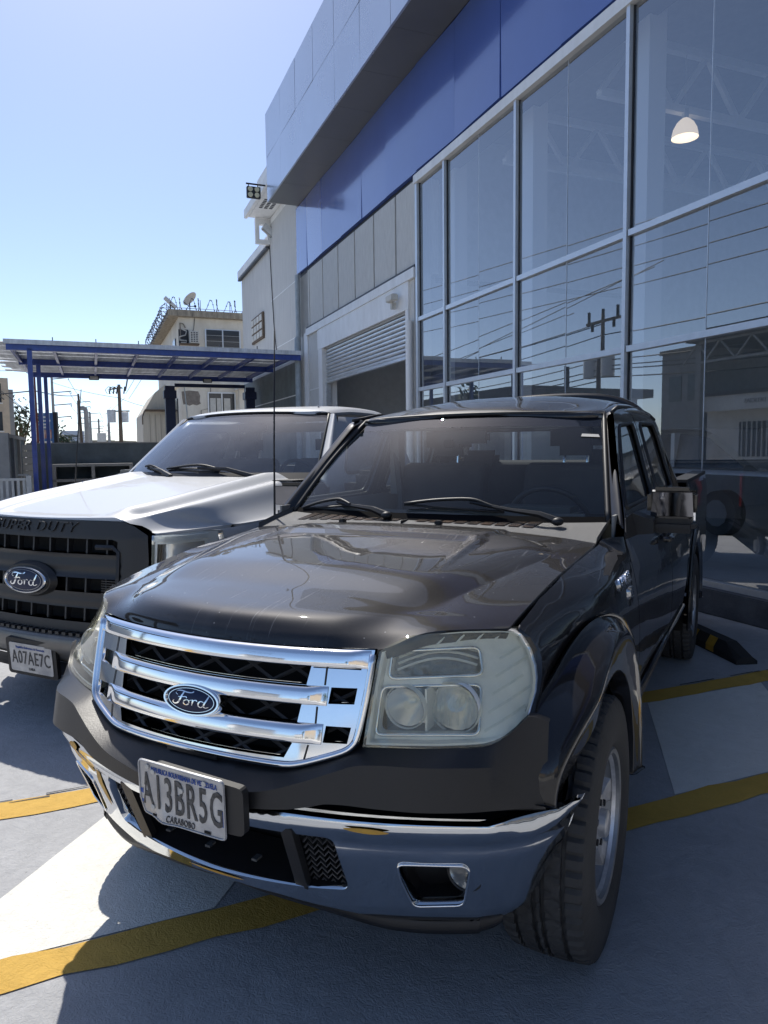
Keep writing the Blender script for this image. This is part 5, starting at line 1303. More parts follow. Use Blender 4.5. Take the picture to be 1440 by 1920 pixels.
mb=MB(); mb.prism(round_poly([(-.175,-.10),(.175,-.10),(.175,.105),(-.175,.105)],.02),'z',-.02,.004); o=mb.build('plate_frame',v_black,R2); o.data.transform(PM2)
mb=MB(); mb.prism(round_poly([(-.15,-.08),(.15,-.08),(.15,.08),(-.15,.08)],.012),'z',.005,.008); p2=mb.build('number_plate',v_plate,R2); p2.data.transform(PM2)
text('number','A07AE7C',.105,.0008,v_plblk,p2,PM2@Matrix.Translation((0,-.002,.0095)),.60,spacing=1.1); text('country_line','Republica Bolivariana de Venezuela',.019,.0006,v_plblue,p2,PM2@Matrix.Translation((0,.058,.0095)),.75); text('state_line','LARA',.022,.0006,v_plblk,p2,PM2@Matrix.Translation((0,-.060,.0095)),.8)
def w2(piv,elbow,mid,t0,t1):
    e=MB(); e.tube([piv,elbow,mid],[.02,.014,.009],6); a=e.build('wiper',v_black,R2,50); b=MB(); b.tube(cr([t0,Vector(mid)+Vector((0,0,.02)),t1],5),.009,5); b.tube([t0,t1],.006,4); b.build('wiper_blade',v_black,a,True)
def up(p,k): return Vector(p)+Vector((.62,0,.78))*k
w2(up(sW(.56,-.02),.02),up(sW(.30,.07),.03),up(sW(.0,.10),.02),up(sW(-.38,.10),.012),up(sW(.2,.10),.012))
w2(up(sW(-.24,-.02),.02),up(sW(-.42,.05),.03),up(sW(-.6,.09),.02),up(sW(-.76,.13),.012),up(sW(-.45,.08),.012))
MB().tube([(-1.55,-.93,1.07),(-1.60,-.93,1.5),(-1.66,-.93,1.92)],[.006,.004,.003],5).build('antenna',v_black,R2,True)
WP2=wheel_parts(.385,.26,.225)
for x in (-1.45,-5.0+.15):
    for sg in (1,-1): add_wheel(WP2,R2,x,sg*.86,.383,spin=x)
# ------------------------------------------------------------------ carport
def thing_f(name,label,cat,group=None): return froot(name,label,cat,0,0,0,group)   # local: x=u, y=-n
cp=thing_f('carport','open carport with blue steel posts and zinc sheet roof in front of the grey wall','carport')
for u in (17.5,20.25,23.2): B('post',m_navy,cp,(u-.05,u+.05,1.12,1.22,0,3.72))
for u,z in ((17.5,3.76),(20.4,3.77),(23.25,3.74)): B('beam',m_navy,cp,(u-.05,u+.05,-4.88,1.62,z-.08,z+.06))
for n in (-1.55,-.70,.18,1.08,1.98,2.9,3.8,4.7): B('rafter',m_navy,cp,(17.56,23.19,-n-.03,-n+.03,3.72,3.82))
B('front_fascia',m_zinc,cp,(17.38,17.40,-4.88,1.66,3.80,3.90))
random.seed(3)
k=0; u=17.40
while u<23.6:
    mb=MB(); w=.30; z=3.835+random.uniform(-.004,.004)
    L=1.68+ (random.uniform(.5,.62) if u<21.2 else random.uniform(.3,.55)); dz=random.uniform(-.03,.03)
    prof=[(u,z),(u+.04,z),(u+.07,z+.028),(u+.10,z),(u+.14,z),(u+.17,z+.028),(u+.2,z),(u+.24,z),(u+.27,z+.028),(u+w-.002,z)]
    nsec=[-4.9,1.65,L]
    V=[];F=[]
    for si,yy in enumerate(nsec):
        for p in prof: V.append((p[0],yy,p[1]+(dz if si==2 else 0)))
    for si in range(2):
        for q in range(len(prof)-1): F.append([si*10+q,si*10+q+1,(si+1)*10+q+1,(si+1)*10+q])
    mb.add(V,F); mb.build('roof_sheet',m_zinc,cp); u+=w
for n,g in ((.14,0),(3.44,1)):
    f=empty('carport_floodlight',fw(23.12,n,3.665),FRZ,'small square floodlight under the rear carport beam by the '+('blue posts' if not g else 'lift'),'floodlight','floodlights under the carport')
    B('housing',m_lampg,f,(-.02,.06,-.14,.14,-.06,.06),b=.01); B('lens',m_acw,f,(-.028,-.0205,-.11,.11,-.045,.045))
for q,n in enumerate((-.7,.18,1.08,1.98,2.9,3.8)):
    B('bolt',m_wire,cp,(17.44,17.46,-n-.01,-n+.01,3.84,3.98))
# two-post vehicle lift
lf=thing_f('vehicle_lift','dark blue two post vehicle lift standing under the carport','vehicle lift')
for n in (2.22,5.0-.38):
    mb=MB(); mb.box(22.35,22.65,-n-.14,-n+.14,0,3.42,b=.012); mb.build('column',m_lift,lf); B('carriage',m_lift,lf,(22.28,22.7,-n-.18,-n+.18,3.05,3.28),b=.01)
B('cross_beam',m_lift,lf,(22.44,22.56,-4.47,-2.37,3.40,3.50)); B('base_plate',m_lift,lf,(22.2,22.8,-5.0+.15,-1.95,0,.03))
# perimeter walls with a cast shelf frame
pw=thing_f('perimeter_wall','dark grey rendered rear wall with a two bay concrete frame','wall')
B('wall',m_wdark,pw,(25.0,25.18,-5.0,1.9,0,1.76)); B('coping',m_grey,pw,(24.98,25.2,-5.0,1.9,1.761,1.79))
B('cap_block',m_wallw,pw,(24.97,25.21,-4.2,-2.1,1.791,1.83))
for n in (-1.1,0.,1.12): B('frame_post',m_grey,pw,(24.0,24.98,-n-.05,-n+.05,0,1.05))
for z in (.62,1.08): B('frame_shelf',m_grey,pw,(24.0,24.98,-1.17,1.15,z-.04,z+.04) )
sw=thing_f('side_wall','grey side wall with pilasters and a block pier beside the blue posts','wall')
B('wall',m_wdark,sw,(19.3,24.97,1.95,2.1,0,1.86)); B('coping',m_grey,sw,(19.28,24.97,1.9,2.14,1.861,1.95)); B('end_pier',m_grey,sw,(19.0,19.28,1.82,2.16,0,1.95))
for u in (20.9,22.6): B('pilaster',m_grey,sw,(u,u+.22,1.88,1.949,0,1.859))
z=0
for i in range(9):
    B('block',m_stucco,sw,(23.4,23.75,1.62,1.9,z+.006,z+.186),b=.006); z+=.192
gt=thing_f('gate','white slatted metal gate at the left edge of the lot','gate')
B('top_rail',m_gate,gt,(16.6,16.66,1.3,5.2,.90,.95)); B('bottom_rail',m_gate,gt,(16.6,16.66,1.3,5.2,.12,.17)); B('sheet',m_gate,gt,(16.645,16.655,1.36,5.2,.17,.55))
for i in range(36): B('slat',m_gate,gt,(16.61,16.64,1.32+i*.105,1.37+i*.105,.171,.899))
B('gate_post',m_gate,gt,(16.56,16.7,1.2,1.299,0,1.0)); B('gate_latch',m_grey,gt,(16.58,16.68,1.25,1.45,1.0,1.03))
# rubble at left behind the gate
random.seed(11)
for i in range(7):
    mb=MB(); mb.sphere((0,0,.05),.16+random.random()*.12,1.3,1,.7,1)
    o=mb.build('stone',m_tan if i%2 else m_grey); o.location=fw(18.2+random.uniform(-.6,.8),-2.6-random.random()*1.1,random.uniform(.02,.32)); o.rotation_euler=(0,0,random.random()*6)
    tag(o,['tan rough stone at the front of the heap behind the gate','grey rough stone at the front of the heap behind the gate','tan stone on top of the heap behind the gate','grey stone on top of the heap behind the gate','tan stone at the far side of the heap behind the gate','grey stone at the far side of the heap behind the gate','tan stone low in the middle of the heap behind the gate'][i],'stone','stones heaped behind the gate')
# ------------------------------------------------------------------ cream house
hs=thing_f('house','weathered cream two storey house with stained roof ledge behind the carport','house')
hu=33.1
def HB(n,m,*b,**k): return B(n,m,hs,*[(hu+x0,hu+x1,-y1,-y0,z0,z1) for x0,x1,y0,y1,z0,z1 in b],**k)   # y given as n
HB('wall',m_cream,(0,11,3.75,9.5,0,7.35))
HB('roof_ledge',m_ledge,(-.35,11.3,3.3,9.6,7.351,7.62)); HB('storey_band',m_cream,(-.12,11,3.63,9.4,4.38,4.58))
w=HB('window',m_alu,(-.045,.0-.001,4.87,6.45,5.1,6.9)); 
for a,b in ((4.93,5.62),(5.68,6.39)):
    for i in range(7):
        p=B('louvre',m_wgl,w,(hu-.07,hu-.047,-b,-a,5.13+i*.25,5.13+i*.25+.235)); 
w=HB('window',m_alu,(-.045,-.001,4.90,6.15,2.9,4.12))
for a,b in ((4.96,5.5),(5.56,6.09)): B('pane',m_wgl,w,(hu-.06,hu-.047,-b,-a,2.95,4.06))
for a,b in ((5.0,5.25),(5.3,5.48),(5.62,5.9)): B('curtain',m_acw,w,(hu-.066,hu-.0605,-b,-a,2.95,3.85))
HB('column',m_cream,(-.9,-.7,6.15,6.38,0,4.2)); HB('porch_roof',m_wallw,(-1.3,-.001,6.1,9.3,4.21,4.37))
mb=MB(); pts=[(3.78,4.12),(4.1,4.17),(4.5,4.14),(4.58,3.95),(4.55,3.7),(4.6,3.6),(4.42,3.52),(4.25,3.56),(4.1,3.5),(3.95,3.57),(3.84,3.55),(3.8,3.8)]
mb.prism([(-p[0],p[1]) for p in pts],'x',hu-.012,hu+.01); mb.build('bare_render_patch',m_bare,hs)
HB('side_window',m_wgl,(1.2,2.2,3.70,3.749,5.2,6.6)); HB('side_window',m_wgl,(4.2,5.2,3.70,3.749,5.2,6.6)); HB('side_window',m_wgl,(1.2,2.2,3.70,3.749,2.4,3.9))
MB().tube([(hu-.02,-4.45,7.4),(hu-.03,-4.4,6.9),(hu-.02,-4.25,6.5),(hu-.02,-4.15,6.3)],.012,5).build('cable',m_cable,hs)
MB().tube([(hu-.02,-3.9,4.3),(hu-.02,-3.98,3.2),(hu-.02,-4.0,0)],.02,5).build('drain_pipe',m_pipe,hs)
MB().tube([(hu-.02,-5.05,4.3),(hu-.02,-5.0,3.4),(hu-.02,-4.6,3.3),(hu-.02,-4.55,0)],.012,5).build('cable',m_cable,hs)
ac=empty('air_conditioner',fw(hu-.02,4.05,6.2),FRZ,'aged window air conditioner with coiled pipe on the cream house wall','air conditioner')
B('opening',m_dark,ac,(-.04,0,-.1,.32,-.02,.62)); B('body',m_acw,ac,(-.42,-.01,-.50,-.11,.0,.52),b=.015)
mb=MB()
for i in range(3):
    for j in range(6): mb.box(-.427,-.421,-.45+i*.11,-.38+i*.11,.05+j*.075,.095+j*.075)
mb.build('grille',m_dark,ac); B('bracket',m_rust,ac,(-.44,0,-.52,.32,-.06,-.021)); MB().tube([(-.03,.2,.65),(-.06,-.02,.55),(-.06,.02,.38),(-.06,.28,.3),(-.05,.28,.16),(-.05,-.02,.14),(-.05,.0,.06),(-.05,.22,.05)],.028,7).build('pipe',m_acw,ac,60)
MB().tube([(-.03,.24,.2),(-.03,.24,.9),(-.03,.1,.86),(-.03,.02,.7)],.025,6).build('pipe',m_bare,ac,60)
ds=empty('satellite_dish',fw(hu+.3,4.3,7.62),FRZ,'grey satellite dish on a mast on the cream house roof','satellite dish')
MB().cyl((0,0,0),(0,0,.45),.025,8).build('mast',m_wire,ds); 
mb=MB(); rot=Matrix.Translation((-.02,0,.62))@Matrix.Rotation(radians(50),4,'X')@Matrix.Rotation(radians(-25),4,'Z')
mb.lathe([(.10,.0),(.085,.12),(.05,.24),(0,.36),(-.008,.36),(.04,.24),(.075,.12),(.09,0)],28,rot); mb.build('reflector',m_trafo,ds,50)
MB().tube([rot@Vector((0,.09,-.3)),rot@Vector((.1,-.22,-.25)),rot@Vector((.05,-.4,-.08))],.018,6).build('feed_arm',m_wire,ds); MB().sphere(rot@Vector((.05,-.42,-.06)),.06,n=2).build('feed_horn',m_lampg,ds,60)
pn=empty('roof_panel',fw(hu-.15,3.42,7.62),FRZ,'small tilted grey panel at the roof corner of the cream house','panel')
mb=MB(); mb.bm((lambda bm:(bmesh.ops.create_cube(bm,size=1),bm)[1])(bmesh.new()),Matrix.Translation((0,.0,.3))@Matrix.Rotation(radians(42),4,'X')@Matrix.Diagonal((.3,.62,.12,1))); mb.build('panel',m_wing,pn); MB().cyl((0,0,0),(0,0,.26),.03,6).build('stand',m_wire,pn)
# razor wire: one coil along the front ledge, one along the side ledge
def razor(name,a,b,turns,label,r=.29):
    a=Vector(a);b=Vector(b); d=(b-a); e=d.normalized(); s=e.cross(Vector((0,0,1))).normalized(); mb=MB(); pts=[]
    nn=turns*14
    for i in range(nn+1):
        q=2*pi*i/14; rr_=r*(1+.12*sin(i*.7)); pts.append(a+d*(i/nn)+rr_*cos(q)*s*.8+Vector((0,0,r*.9+rr_*sin(q)))+e*.12*sin(q*.5))
    mb.tube(pts,.013,4); 
    for i in range(0,nn,2):
        p=pts[i]; mb.box(p.x-.025,p.x+.025,p.y-.008,p.y+.008,p.z-.02,p.z+.02)
    o=mb.build('coil',m_wire); r_=empty(name,(a+b)/2,0,label,'razor wire'); o.parent=r_; o.location=-(a+b)/2
    ww=MB(); ww.tube([a+Vector((0,0,.12)),b+Vector((0,0,.12))],.012,4)
    for k in range(5):
        p=a+d*(k/4); ww.cyl(p,p+Vector((0,0,.5)),.016,5)
    o=ww.build('stay',m_wire,r_); o.location=-(a+b)/2
    return r_
razor('razor_wire',fw(hu-.1,3.4,7.62),fw(hu-.1,8.6,7.62),13,'coil of razor wire running over the front ledge of the cream house')
razor('razor_wire',fw(hu,3.28,7.4),fw(hu+10.5,3.28,7.4),24,'coil of razor wire running down the left side ledge of the cream house')
# lower sheet-clad shed left of the house
wh=thing_f('shed','plain beige shed with a cut corner left of the cream house','shed')
mb=MB(); mb.prism([(-2.5,0),(-2.55,3.5),(-3.2,4.6),(-3.8,5.1),(-9,5.1),(-9,0)],'x',40,46); mb.build('wall',mk('beige_sheet',(.60,.55,.46),.85,var=.1,vscale=2,stretch=(1,9,.3)),wh)
B('awning',m_rust,wh,(39.4,39.99,-3.9,-2.62,3.6,3.68)); MB().tube([(39.6,-2.6,3.6),(39.6,-2.5,3.3),(39.6,-2.5,2.9)],.03,6).build('bracket',m_rust,wh); 
for i in range(5): B('sheet_seam',m_bare,wh,(39.985,39.999,-2.9-i*.28,-2.885-i*.28,0,3.45))
ir=thing_f('iron_railing','black iron railing on top of the rear wall by the shed','railing')
mb=MB(); mb.tube([(25.1,-2.35,1.8),(25.1,-2.35,2.35),(25.1,-3.0,2.35),(25.1,-3.0,1.8)],.016,5); mb.build('frame',m_cable,ir)
for i in range(4): MB().cyl((25.1,-2.5-i*.13,1.8),(25.1,-2.5-i*.13,2.35),.01,5).build('bar',m_cable,ir)
MB().tube([(25.1,-2.68+.16*cos(a*.4),2.15+.16*sin(a*.4)) for a in range(16)],.01,4,closed=True).build('scroll',m_cable,ir)
tk_=empty('water_tank',(-14.0,44,1.4),0,'black round water tank with white lid beyond the rear wall','water tank')
MB().lathe([(0,0),(0,.55),(.55,.58),(.7,.5)],20,Matrix.Rotation(pi/2,4,'X')).build('tank',m_cable,tk_,40); MB().lathe([(.7,.5),(.82,.3),(.85,0)],20,Matrix.Rotation(pi/2,4,'X')).build('lid',m_wallw,tk_,40); B('plinth',m_grey,tk_,(-.8,.8,-.8,.8,-1.4,0))
# ------------------------------------------------------------------ street beyond: poles, wires
def arm_pole(x,y,h,r,label,arms,mat,group='utility poles along the street beyond the wall',lean=0):
    e=empty('utility_pole',(x,y,0),0,label,'utility pole',group)
    MB().tube([(0,0,0),(lean*.5,0,h*.5),(lean,0,h)],[r,r*.8,r*.6],8).build('pole',mat,e,50)
    for z,L,s in arms:
        xx=lean*z/h; MB().tube([(xx,0,z),(xx+L*s,0,z+.12),(xx+L*s,0,z-.12)],.05,5).build('arm',m_wire,e)
    return e
arm_pole(-31.9,70,8.8,.19,'tall thin pole with four short arms just right of the blue posts',[(8.6,1.6,1),(7.3,1.8,1),(6.1,1.8,1),(4.9,1.7,1)],m_conc)
arm_pole(-40.0,95,8.3,.24,'pole with stacked short arms behind the pair of dark poles',[(8.1,1.6,1),(7.4,1.6,1),(6.7,1.5,1),(6.0,1.5,1),(5.3,1.3,1)],m_conc)
arm_pole(-21.7,52,5.7,.13,'bare dark wooden pole standing against a thicker hooked pipe',[],m_wood,lean=-.15)
arm_pole(-44.6,110,7.6,.26,'distant pole with three arms left of the transformer pole',[(7.4,1.6,1),(6.2,1.9,1),(5.1,1.9,1)],m_conc)
arm_pole(-51.2,130,7.6,.27,'far pole with four short arms between two plain poles',[(6.2,1.6,1),(5.3,1.6,1),(4.4,1.6,1)],m_conc)
arm_pole(-38.0,100,6.1,.26,'short plain pole carrying a pale box sign',[],m_conc)
B('box_sign',m_acw,None,(-39.6,-38.4,99.8,99.95,3.0,4.2)); tag(bpy.data.objects['box_sign'],'pale square box sign on the short plain pole','sign')
pp=empty('vent_pipe',(-21.35,52,0),0,'thick dark vent pipe with hooked top beside the leaning wooden pole','pipe')
MB().tube([(0,0,0),(0,0,4.35),(-.04,0,4.6),(-.2,0,4.7),(-.38,0,4.66)],[.2,.17,.17,.17,.16],8).build('pipe',m_pipe if False else m_grey,pp,50)
tp=arm_pole(-20.0,55,6.6,.19,'transformer pole with two grey transformers seen under the carport roof',[],m_wood)
for x,s in ((-.62,1.),(.42,.8)):
    c=MB(); c.lathe([(0,0),(0,.30*s),(.95*s,.32*s),(1.0*s,.2*s),(1.02*s,0)],16,Matrix.Translation((x,-.1,3.75))@Matrix.Rotation(pi/2,4,'X')); c.build('transformer',m_trafo,tp,40)
mb=MB(); mb.bar((-.9,-.05,4.6),(.75,-.05,4.6),.08,.1); mb.bar((-.7,0,6.25),(.25,0,6.35),.09,.09); mb.build('cross_arm',m_wood,tp)
for x in (-.75,-.45,-.2,.35): MB().cyl((x,0,5.9),(x+.1,0,6.45),.05,6).build('insulator',m_lampg,tp)
MB().tube([(.5,-.1,6.1),(.62,-.1,6.6),(.72,-.1,7.1)],.06,5).build('lightning_arm',m_wire,tp)
for i in range(4):
    MB().tube([(-.9+i*.25,0,5.9),(-1.05+i*.2,0,6.2),(-.8+i*.3,0,6.45),(-.3+i*.2,0,6.3)],.022,4).build('jumper_cable',m_cable,tp)
rp=arm_pole(-14.4,30,4.75,.09,'red brown steel pole between the first two blue posts',[],m_redp,None)
def wires(label,*spans,r=.02,n=10):
    mb=MB()
    for a,b,sag in spans:
        a=Vector(a);b=Vector(b); mb.tube([a+(b-a)*(i/n)-Vector((0,0,4*sag*(i/n)*(1-i/n))) for i in range(n+1)],r,4,caps=False)
    o=mb.build('overhead_wire',m_cable); o['label']=label; o['category']='overhead wire'; o['group']='overhead wires beyond the wall'
    return o
wires('high pair of thin wires crossing the sky under the carport roof',((-60,60,9.3),(-12,56,8.4),.1),((-60,60,8.8),(-12,56,7.7),.1),r=.018)
wires('wire sloping from the four arm pole to the transformer pole and the shed',((-31.9,70,8.3),(-20,55,5.6),.15),((-20,55,5.6),(-12.5,42,3.9),.15),r=.018)
wires('bundle of wires sagging from the four arm pole to the stacked arm pole',*[((-30.3,70,z),(-38.6,95,z2),.5) for z,z2 in ((8.6,7.9),(7.4,6.6),(6.2,5.9),(5.0,5.2))],r=.022)
wires('thick sagging cables running from beside the red brown pole down to the stacked arm pole',((-17.4,30,5.35),(-38.6,95,3.9),1.2),((-17.4,30,5.2),(-38.6,95,3.7),1.4),r=.03)
wires('wires running up from the far poles to the roof of the carport side',((-43,110,7.2),(-19.6,55,5.6),.3),((-43,110,6.9),(-20.7,55,4.9),.3),((-19.3,55,5.5),(-11.0,40,9.0),.1),((-19.5,55,5.9),(-11.6,40,9.0),.1),r=.018)
wires('level cable crossing at mid height behind the blue posts',((-24,34,3.95),(-14.4,30,4.05),.06),((-14.4,30,4.05),(-21.8,52,5.6),.12),r=.025)
wires('wires descending from the upper left corner of the sky toward the posts',((-12,14,6.9),(-14.4,30,4.6),.1),((-12.6,14,7.2),(-16.4,34,3.2),.1),((-14,18,6.3),(-20.5,38,4.6),.1),r=.016)
wires('far thin wires linking the distant poles',*[((-43,110,z),(-49.6,130,z-.9),.3) for z in (7.4,6.2,5.1)],*[((-49.6,130,z),(-60,190,z-1),.3) for z in (6.2,5.3,4.4)],r=.025)
# billboard, tan building, trees, far things
bb=empty('billboard',(-23.5,50,0),radians(-6),'blue and white roadside billboard seen between the blue posts','billboard')
B('board',mk('billboard_blue',(.05,.13,.30),.5,var=.2),bb,(-.75,.75,-.08,.08,1.7,4.25)); B('edge_post',m_lampg,bb,(.76,1.02,-.1,.1,0,4.3))
B('photo_patch',mk('billboard_red',(.28,.07,.06),.5,col2=(.5,.35,.3),vscale=3),bb,(-.2,.6,-.09,-.081,2.5,3.1)); B('pale_band',m_wallw,bb,(-.6,.6,-.09,-.081,1.85,2.3))
for i,(z,w_) in enumerate(((3.9,.9),(3.65,1.1),(3.4,.8),(3.2,.5))): B('text_band',m_wallw,bb,(-w_/2+.05*i,w_/2,-.092,-.081,z,z+.12))
tb=empty('apartment_block',(-21.3,38,0),radians(32),'tan apartment block with window slots at the far left edge','apartment block')
B('wall',m_tan,tb,(-4,1.5,0,5,0,5.5)); B('wall_top',m_tan,tb,(-4,.9,.3,5,5.501,5.9)); B('corner_pier',m_grey,tb,(1.501,1.72,.05,2,0,4.9))
for i in range(3): B('window',m_wgl,tb,(.75,1.15,-.02,.01,1.2+i*1.5,2.2+i*1.5)); B('window',m_wgl,tb,(-.6,.1,-.02,.01,1.2+i*1.5,2.2+i*1.5)); B('sill',m_wallw,tb,(.7,1.2,-.06,-.021,1.12+i*1.5,1.19+i*1.5))
def tree(loc,h,w,label,n=500,leaf=.14,mat=None,seed=1,spiky=False,group=None):
    random.seed(seed); e=empty('tree',loc,random.random()*6,label,'tree',group)
    mb=MB(); mb.tube([(0,0,0),(.05,0,h*.35),(0,.05,h*.7)],[w*.09,w*.07,w*.03],7)
    cl=[]
    for k in range(9):
        a=random.random()*6.28; z=h*random.uniform(.4,.95); q=w*.5*random.uniform(.3,.9)*(1-(z/h-.55)**2)
        p=Vector((q*cos(a),q*sin(a),z)); cl.append(p); mb.tube([(0,0,h*.35),p*.6+Vector((0,0,h*.14)),p],[w*.035,w*.02,w*.008],5)
    mb.build('trunk',m_bark,e,60)
    V=[];F=[]
    for i in range(n):
        c=random.choice(cl); d=Vector((random.gauss(0,1),random.gauss(0,1),random.gauss(0,1)*(1.8 if spiky else .8)))*w*.13
        p=c+d; nrm=Vector((random.gauss(0,1),random.gauss(0,1),random.gauss(0,1))).normalized(); a=nrm.orthogonal().normalized(); b=nrm.cross(a); s=leaf*random.uniform(.6,1.4)
        k=len(V); V+=[p-a*s,p+b*s*.5,p+a*s,p-b*s*.5]; F.append([k,k+1,k+2,k+3])
    mb=MB(); mb.add(V,F); me=mesh_from('crown',mb.V,mb.F); link('crown',me,mat or m_leaf,e)
    return e
tree((-22.6,45,0),4.5,2.3,'small upright tree with spiky twigs above the side wall',420,.13,m_leafd,5,True)
tree((-23.9,47,0),4.2,2.0,'slim tree beside the tan apartment block',300,.13,m_leafd,6,True)
tree((-31.3,70,0),4.3,2.6,'dark bushy tree right of the billboard beyond the wall',500,.16,m_leafd,8)
tree((-37,84,0),3.6,3.0,'low rounded tree on the horizon under the tall thin pole',400,.18,m_leaf,9)
tw=empty('tower_block',(-52,120,0),radians(10),'pale blue grey tower block far away on the horizon','tower block')
B('wall',mk('hazy_white',(.42,.46,.52),.9),tw,(-1.5,1.5,0,3,0,5.2))
for i in range(4): B('window_band',m_wgl,tw,(-1.3,1.3,-.02,-.001,1.1+i,1.5+i))
random.seed(21)
for i,(x,y,w_,h) in enumerate(((-47,122,6,3.2),(-40,118,4,2.9),(-33.5,105,5,2.8),(-27,96,6,2.6),(-55,135,5,3.6),(-23,80,4,2.2))):
    e=empty('low_building',(x,y,0),radians(random.uniform(-15,15)),['low white house on the horizon below the stacked arm pole','low grey house on the horizon near the vent pipe','low pale house on the horizon under the box sign','long low white house on the horizon behind the transformer pole','low house on the horizon at the foot of the far poles','low wall-like house just left of the water tank'][i],'house')
    B('wall',m_wallw if i%2==0 else m_grey,e,(-w_/2,w_/2,0,4,0,h)); B('roof',m_ledge,e,(-w_/2-.2,w_/2+.2,-.3,4.3,h+.001,h+.25))
    for k in range(3): B('window',m_wgl,e,(-w_/2+.6+k*1.2,-w_/2+1.2+k*1.2,-.02,-.001,1.0,1.9))
# ------------------------------------------------------------------ wheel stop
ws=empty('wheel_stop',(0,0,0),0,'black rubber wheel stop with yellow reflectors behind the dark pickup','wheel stop')
prof=[(-.075,0),(-.075,.05),(-.04,.11),(.04,.11),(.075,.05),(.075,0)]
mb=MB(); V=[];F=[]
secs=[(-.92,.35,.62),(-.90,.9,.7),(-.72,1,1),(.72,1,1),(.90,.9,.7),(.92,.35,.62)]
secs=[(-.92,1,.45),(-.74,1,1),(.74,1,1),(.92,1,.45)]
for y,sx_,sz_ in secs:
    for p in prof: V.append((p[0]*sx_,y,p[1]*sz_))
for i in range(3):
    for k in range(6): F.append([i*6+k,(i+1)*6+k,(i+1)*6+(k+1)%6,i*6+(k+1)%6])
F+=[list(range(6)),list(range(18,24))[::-1]]
mb.add(V,F); mb.build('body',m_rub,ws)
for y in (-.6,-.36,-.12,.12,.36,.60):
    for s in (1,-1):
        mb=MB(); a=Vector((s*.0735,y-.05,.012)); mb.add([(s*.0762,y-.05,.010),(s*.0762,y+.05,.010),(s*.0762,y+.05,.05),(s*.0762,y-.05,.05),(s*.042,y+.05,.1105),(s*.042,y-.05,.1105)],[[0,1,2,3],[3,2,4,5]] if s>0 else [[3,2,1,0],[5,4,2,3]]); mb.build('reflector',m_ylw,ws)
# ------------------------------------------------------------------ floodlights on the building
f1=empty('floodlight',fw(17.7,3.86,7.66),FRZ,'black four lamp floodlight on an arm at the canopy corner','floodlight')
B('housing',m_lampg,f1,(-.06,.05,-.17,.16,-.14,.12),b=.012)
for y in (-.08,.08):
    for z in (-.075,.055): MB().lathe([(0,.0),(-.002,.055),(.012,.06)],16,Matrix.Translation((-.072,y,z))@Matrix.Rotation(pi/2,4,'Z')@Matrix.Rotation(pi,4,'X')).build('lamp',m_lens,f1,40)
MB().tube([(0,.17,.19),(0,-.3,.19)],.02,6).build('arm',m_lampg,f1); MB().tube([(0,.12,.19),(0,.1,.1)],.012,5).build('hanger',m_lampg,f1); MB().tube([(0,-.12,.19),(0,-.1,.1)],.012,5).build('hanger',m_lampg,f1)
f2=empty('floodlight',fw(20.7,4.93,7.70),FRZ,'grey angled floodlight on the open eave bracket','floodlight')
mb=MB(); bm=bmesh.new(); bmesh.ops.create_cube(bm,size=1); mb.bm(bm,Matrix.Rotation(radians(38),4,'X')@Matrix.Diagonal((.16,.40,.17,1))); mb.build('housing',m_trafo,f2)
mb=MB(); bm=bmesh.new(); bmesh.ops.create_cube(bm,size=1); mb.bm(bm,Matrix.Rotation(radians(38),4,'X')@Matrix.Translation((0,0,-.09))@Matrix.Diagonal((.13,.34,.02,1))); mb.build('glass',m_lensg,f2); MB().tube([(0,-.1,.05),(0,-.12,.2),(0,-.1,.28)],.025,6).build('yoke',m_lampg,f2)
# ------------------------------------------------------------------ across the street: what the glass and chrome mirror
flat('street',[(-60,-9.2),(-60,-15),(120,-15),(120,-9.2)],-.004,mk('asphalt',(.10,.10,.10),.85,var=.25,vscale=3))
def rp_(name,label,cat): return thing_f(name,label,cat)
q=arm_pole(0,0,8.75,.16,'wooden street pole with cross arm and transformers mirrored in the glass wall',[],m_wood,None); q.location=fw(32.6,-16); q.rotation_euler=(0,0,FRZ)
mb=MB(); mb.bar((-1.4,0,8.35),(1.4,0,8.35),.12,.14); mb.build('cross_arm',m_wood,q)
for x in (-1.2,-.9,.0,.9,1.2): MB().cyl((x,0,8.4),(x,0,9.0 if abs(x)>1 or x==0 else 7.9),.09,6).build('insulator',m_lampg,q)
for x in (-.75,.75): MB().lathe([(0,0),(0,.36),(1.2,.36),(1.25,0)],14,Matrix.Translation((x,0,5.3))@Matrix.Rotation(pi/2,4,'X')).build('transformer',m_trafo,q,40)
q2=arm_pole(0,0,6.3,.14,'short street pole carrying cable bundles mirrored in the glass wall',[],m_conc,None); q2.location=fw(35.7,-16)
MB().tube([(0,0,4.8),(0,0,6.2)],.3,8).build('cable_box',m_cable,q2)
wires('street wires mirrored in the tall glass wall',*[(fw(64,-16,z0),fw(32.6,-16,z1),.5) for z0,z1 in ((8.6,8.2),(8.5,8.3),(7.4,7.6),(6.3,6.2),(5.9,5.7),(5.6,5.4),(5.2,5.1))],*[(fw(32.6,-16,z0),fw(-5,-16,z1),.6) for z0,z1 in ((7.6,8.4),(6.2,6.3),(5.9,5.7),(5.7,5.4),(5.3,4.9))],r=.03)
wires('high street wires crossing the upper glass as reflections',*[(fw(70,-13,z0),fw(-6,-13,z1),.7) for z0,z1 in ((15.2,9.7),(14.0,9.2),(12.9,8.5),(11.7,7.9))],r=.022)
g=rp_('street_building','grey street building with tiled annex mirrored in the glass wall','building')
B('wall',m_grey,g,(25.2,28.1,16.2,24,0,6.1)); B('upper_wall',m_grey,g,(25.2,26.6,17,24,6.101,7.0)); B('cornice',m_ledge,g,(25.1,28.2,16.1,16.199,5.9,6.1))
